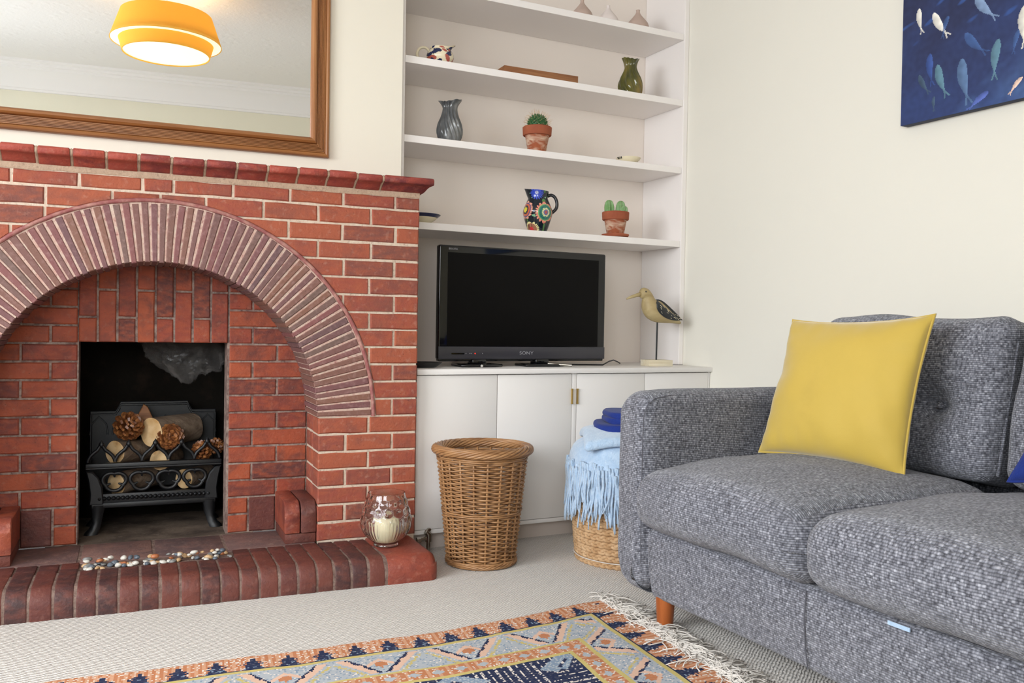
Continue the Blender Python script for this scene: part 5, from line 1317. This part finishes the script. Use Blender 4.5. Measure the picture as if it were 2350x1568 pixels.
def log(label, p0, p1, r, split=False):
    a0, b0 = Vector(fl(*p0)), Vector(fl(*p1)); d = (b0 - a0); L0 = d.length; ctr = (a0 + b0) / 2
    t_ = thing('firewood_log', label, 'log', tuple(ctr), 0); m_ = d.to_track_quat('X', 'Z').to_matrix().to_4x4()
    sd = p0[0] * 31; fn = lambda k, x: 1 + 0.05 * nz(math.cos(k) * 1.5 + sd, math.sin(k) * 1.5, x * 6)
    n = 28; xs = [-L0 / 2 + L0 * i / 8 for i in range(9)]
    V = [m_ @ Vector((x, r * fn(2 * PI * k / n, x) * math.cos(2 * PI * k / n), r * fn(2 * PI * k / n, x) * math.sin(2 * PI * k / n))) for x in xs for k in range(n)]
    F = [(i * n + k, i * n + (k + 1) % n, (i + 1) * n + (k + 1) % n, (i + 1) * n + k) for i in range(8) for k in range(n)]
    obj('bark', G().add(V, [tuple(reversed(f)) for f in F]), M['bark'], t_, 179)
    for e in (0, 8):
        x = xs[e]; V = [m_ @ Vector((x + (0.002 if e else -0.002), 0.97 * r * fn(2 * PI * k / n, x) * math.cos(2 * PI * k / n), 0.97 * r * fn(2 * PI * k / n, x) * math.sin(2 * PI * k / n))) for k in range(n)] + [m_ @ Vector((x, r * fn(2 * PI * k / n, x) * math.cos(2 * PI * k / n), r * fn(2 * PI * k / n, x) * math.sin(2 * PI * k / n))) for k in range(n)]
        f = tuple(range(n)); obj('cut_end', G().add(V, [f if e else tuple(reversed(f))] + [(k, (k + 1) % n, n + (k + 1) % n, n + k) for k in range(n)]), M['logend'], t_, 30, 'pale sawn end')
log('largest firewood log, lying highest in the grate', (-0.862, 0.415, 0.424), (-0.715, 0.545, 0.424), 0.053)
log('smaller firewood log low at the left of the grate', (-0.980, 0.412, 0.357), (-0.875, 0.525, 0.350), 0.041)
log('thin firewood log low in the middle of the grate', (-0.832, 0.412, 0.322), (-0.78, 0.54, 0.322), 0.036)
log('firewood log at the bottom left behind the trefoil bars', (-0.975, 0.410, 0.245), (-0.86, 0.52, 0.250), 0.040)
log('dim firewood log at the bottom right behind the trefoil bars', (-0.75, 0.415, 0.250), (-0.66, 0.52, 0.250), 0.036)
t_ = thing('kindling_wedge', 'split wedge of kindling standing behind the pine cone', 'kindling', fl(-0.885, 0.505, 0.42), TH)
obj('wedge', G().prism([(-0.05, 0.0), (0.05, 0.0), (0.012, 0.088), (-0.002, 0.098)], -0.012, 0.02, 0.002), M['board_wood'], t_, 30)
def cone(label, p, R, H, tilt, seed, openv=1.0):
    t_ = thing('pine_cone', label, 'pine cone', fl(*p), 0); rs = random.Random(seed); mt = Matrix.Rotation(tilt[0], 4, 'X') @ Matrix.Rotation(tilt[1], 4, 'Y')
    def prof_(t): return R * (math.sin(PI * (0.10 + 0.86 * t)) ** 0.75)
    obj('core', G().lathe([(max(0.001, prof_(i / 8) * 0.45), -H / 2 + H * i / 8) for i in range(9)], 12).xf(mt), M['conecore'], t_, 60)
    g = G(); n = 58
    for i in range(n):
        t = (i + 0.5) / n; a_ = i * 2.39996; r_ = prof_(t); zc_ = -H / 2 + H * t; el = 0.9 - 1.1 * (1 - t)
        d = Vector((math.cos(a_) * math.cos(el), math.sin(a_) * math.cos(el), math.sin(el))); s_ = Vector((-math.sin(a_), math.cos(a_), 0)); u_ = d.cross(s_) * -1
        b0 = Vector((math.cos(a_) * r_ * 0.35, math.sin(a_) * r_ * 0.35, zc_)); L0 = r_ * 0.72 + 0.004; w_ = 0.40 * R
        tip = b0 + d * L0; pts_ = [b0 - s_ * w_ * 0.3, b0 + s_ * w_ * 0.3, tip + s_ * w_ * 0.62 - d * 0.004, tip + d * 0.002, tip - s_ * w_ * 0.62 - d * 0.004]
        th_ = 0.003; V = [q - u_ * th_ for q in pts_] + [q + u_ * (th_ * 1.6 if k >= 2 else th_) for k, q in enumerate(pts_)]
        g.add(V, [(4, 3, 2, 1, 0), (5, 6, 7, 8, 9)] + [(k, (k + 1) % 5, 5 + (k + 1) % 5, 5 + k) for k in range(5)])
    o = obj('scales', g.xf(mt), M['cone'], t_, 30); o['kind'] = 'stuff'
cone('largest pine cone, resting left of the big log', (-0.938, 0.425, 0.447), 0.046, 0.075, (0.9, 0.5), 1)
cone('glossy pine cone facing out in front of the big log', (-0.798, 0.395, 0.408), 0.042, 0.058, (1.35, 0.15), 2)
cone('small dark pine cone at the far right of the grate', (-0.688, 0.415, 0.352), 0.033, 0.05, (0.6, -0.4), 3)
cone('dim little pine cone tucked against the right jamb', (-0.640, 0.42, 0.366), 0.024, 0.04, (0.9, 0.9), 4)
# plastic bag stuffed up the flue
t_ = thing('plastic_bag', 'crumpled clear plastic bag stuffed up the flue', 'plastic bag', fl(-0.745, 0.44, 0.62), TH)
def bag(u, v):
    a_ = 2 * PI * u; b = PI / 2 * (v * 0.98 + 0.02); x = 0.168 * math.sin(b) * math.cos(a_); y = 0.085 * math.sin(b) * math.sin(a_); z = -0.175 * math.cos(b)
    k = 1 + 0.20 * nz(x * 9, y * 9, z * 9) - 0.30 * abs(nz(x * 17, y * 17, z * 17)) - 0.10 * abs(nz(x * 45, y * 45, z * 45)); sk = 0.03 * (1 - v)
    return (x * k + sk, y * k, z * k + 0.02 * nz(x * 12, y * 4, 0) + 0.16)
obj('film', G().grid(bag, 72, 40), M['film'], t_, None)
# radiator valve by the cabinet
t_ = thing('pipe_valve', 'small chrome pipe valve on the carpet by the hearth end', 'valve', (0.048, 0.020, 0))
obj('pipe', G().tube([(0.012, 0, 0.0), (0.012, 0, 0.05)], 0.0075, 12), M['chrome'], t_, 60)
obj('body', G().tube([(0.012, 0, 0.045), (0.012, 0, 0.072), (0.002, 0, 0.082)], [0.011, 0.012, 0.010], 14).tube([(0.008, 0, 0.058), (-0.024, 0, 0.054)], 0.008, 12), M['chrome'], t_, 60)
obj('nut', G().tube([(-0.018, 0, 0.0545), (-0.032, 0, 0.053)], 0.0115, 6), M['chrome'], t_, 30)
obj('cap', G().tube([(0.004, 0, 0.080), (0.014, 0, 0.088), (0.02, 0, 0.089)], [0.009, 0.008, 0.005], 12), M['chrome'], t_, 60)
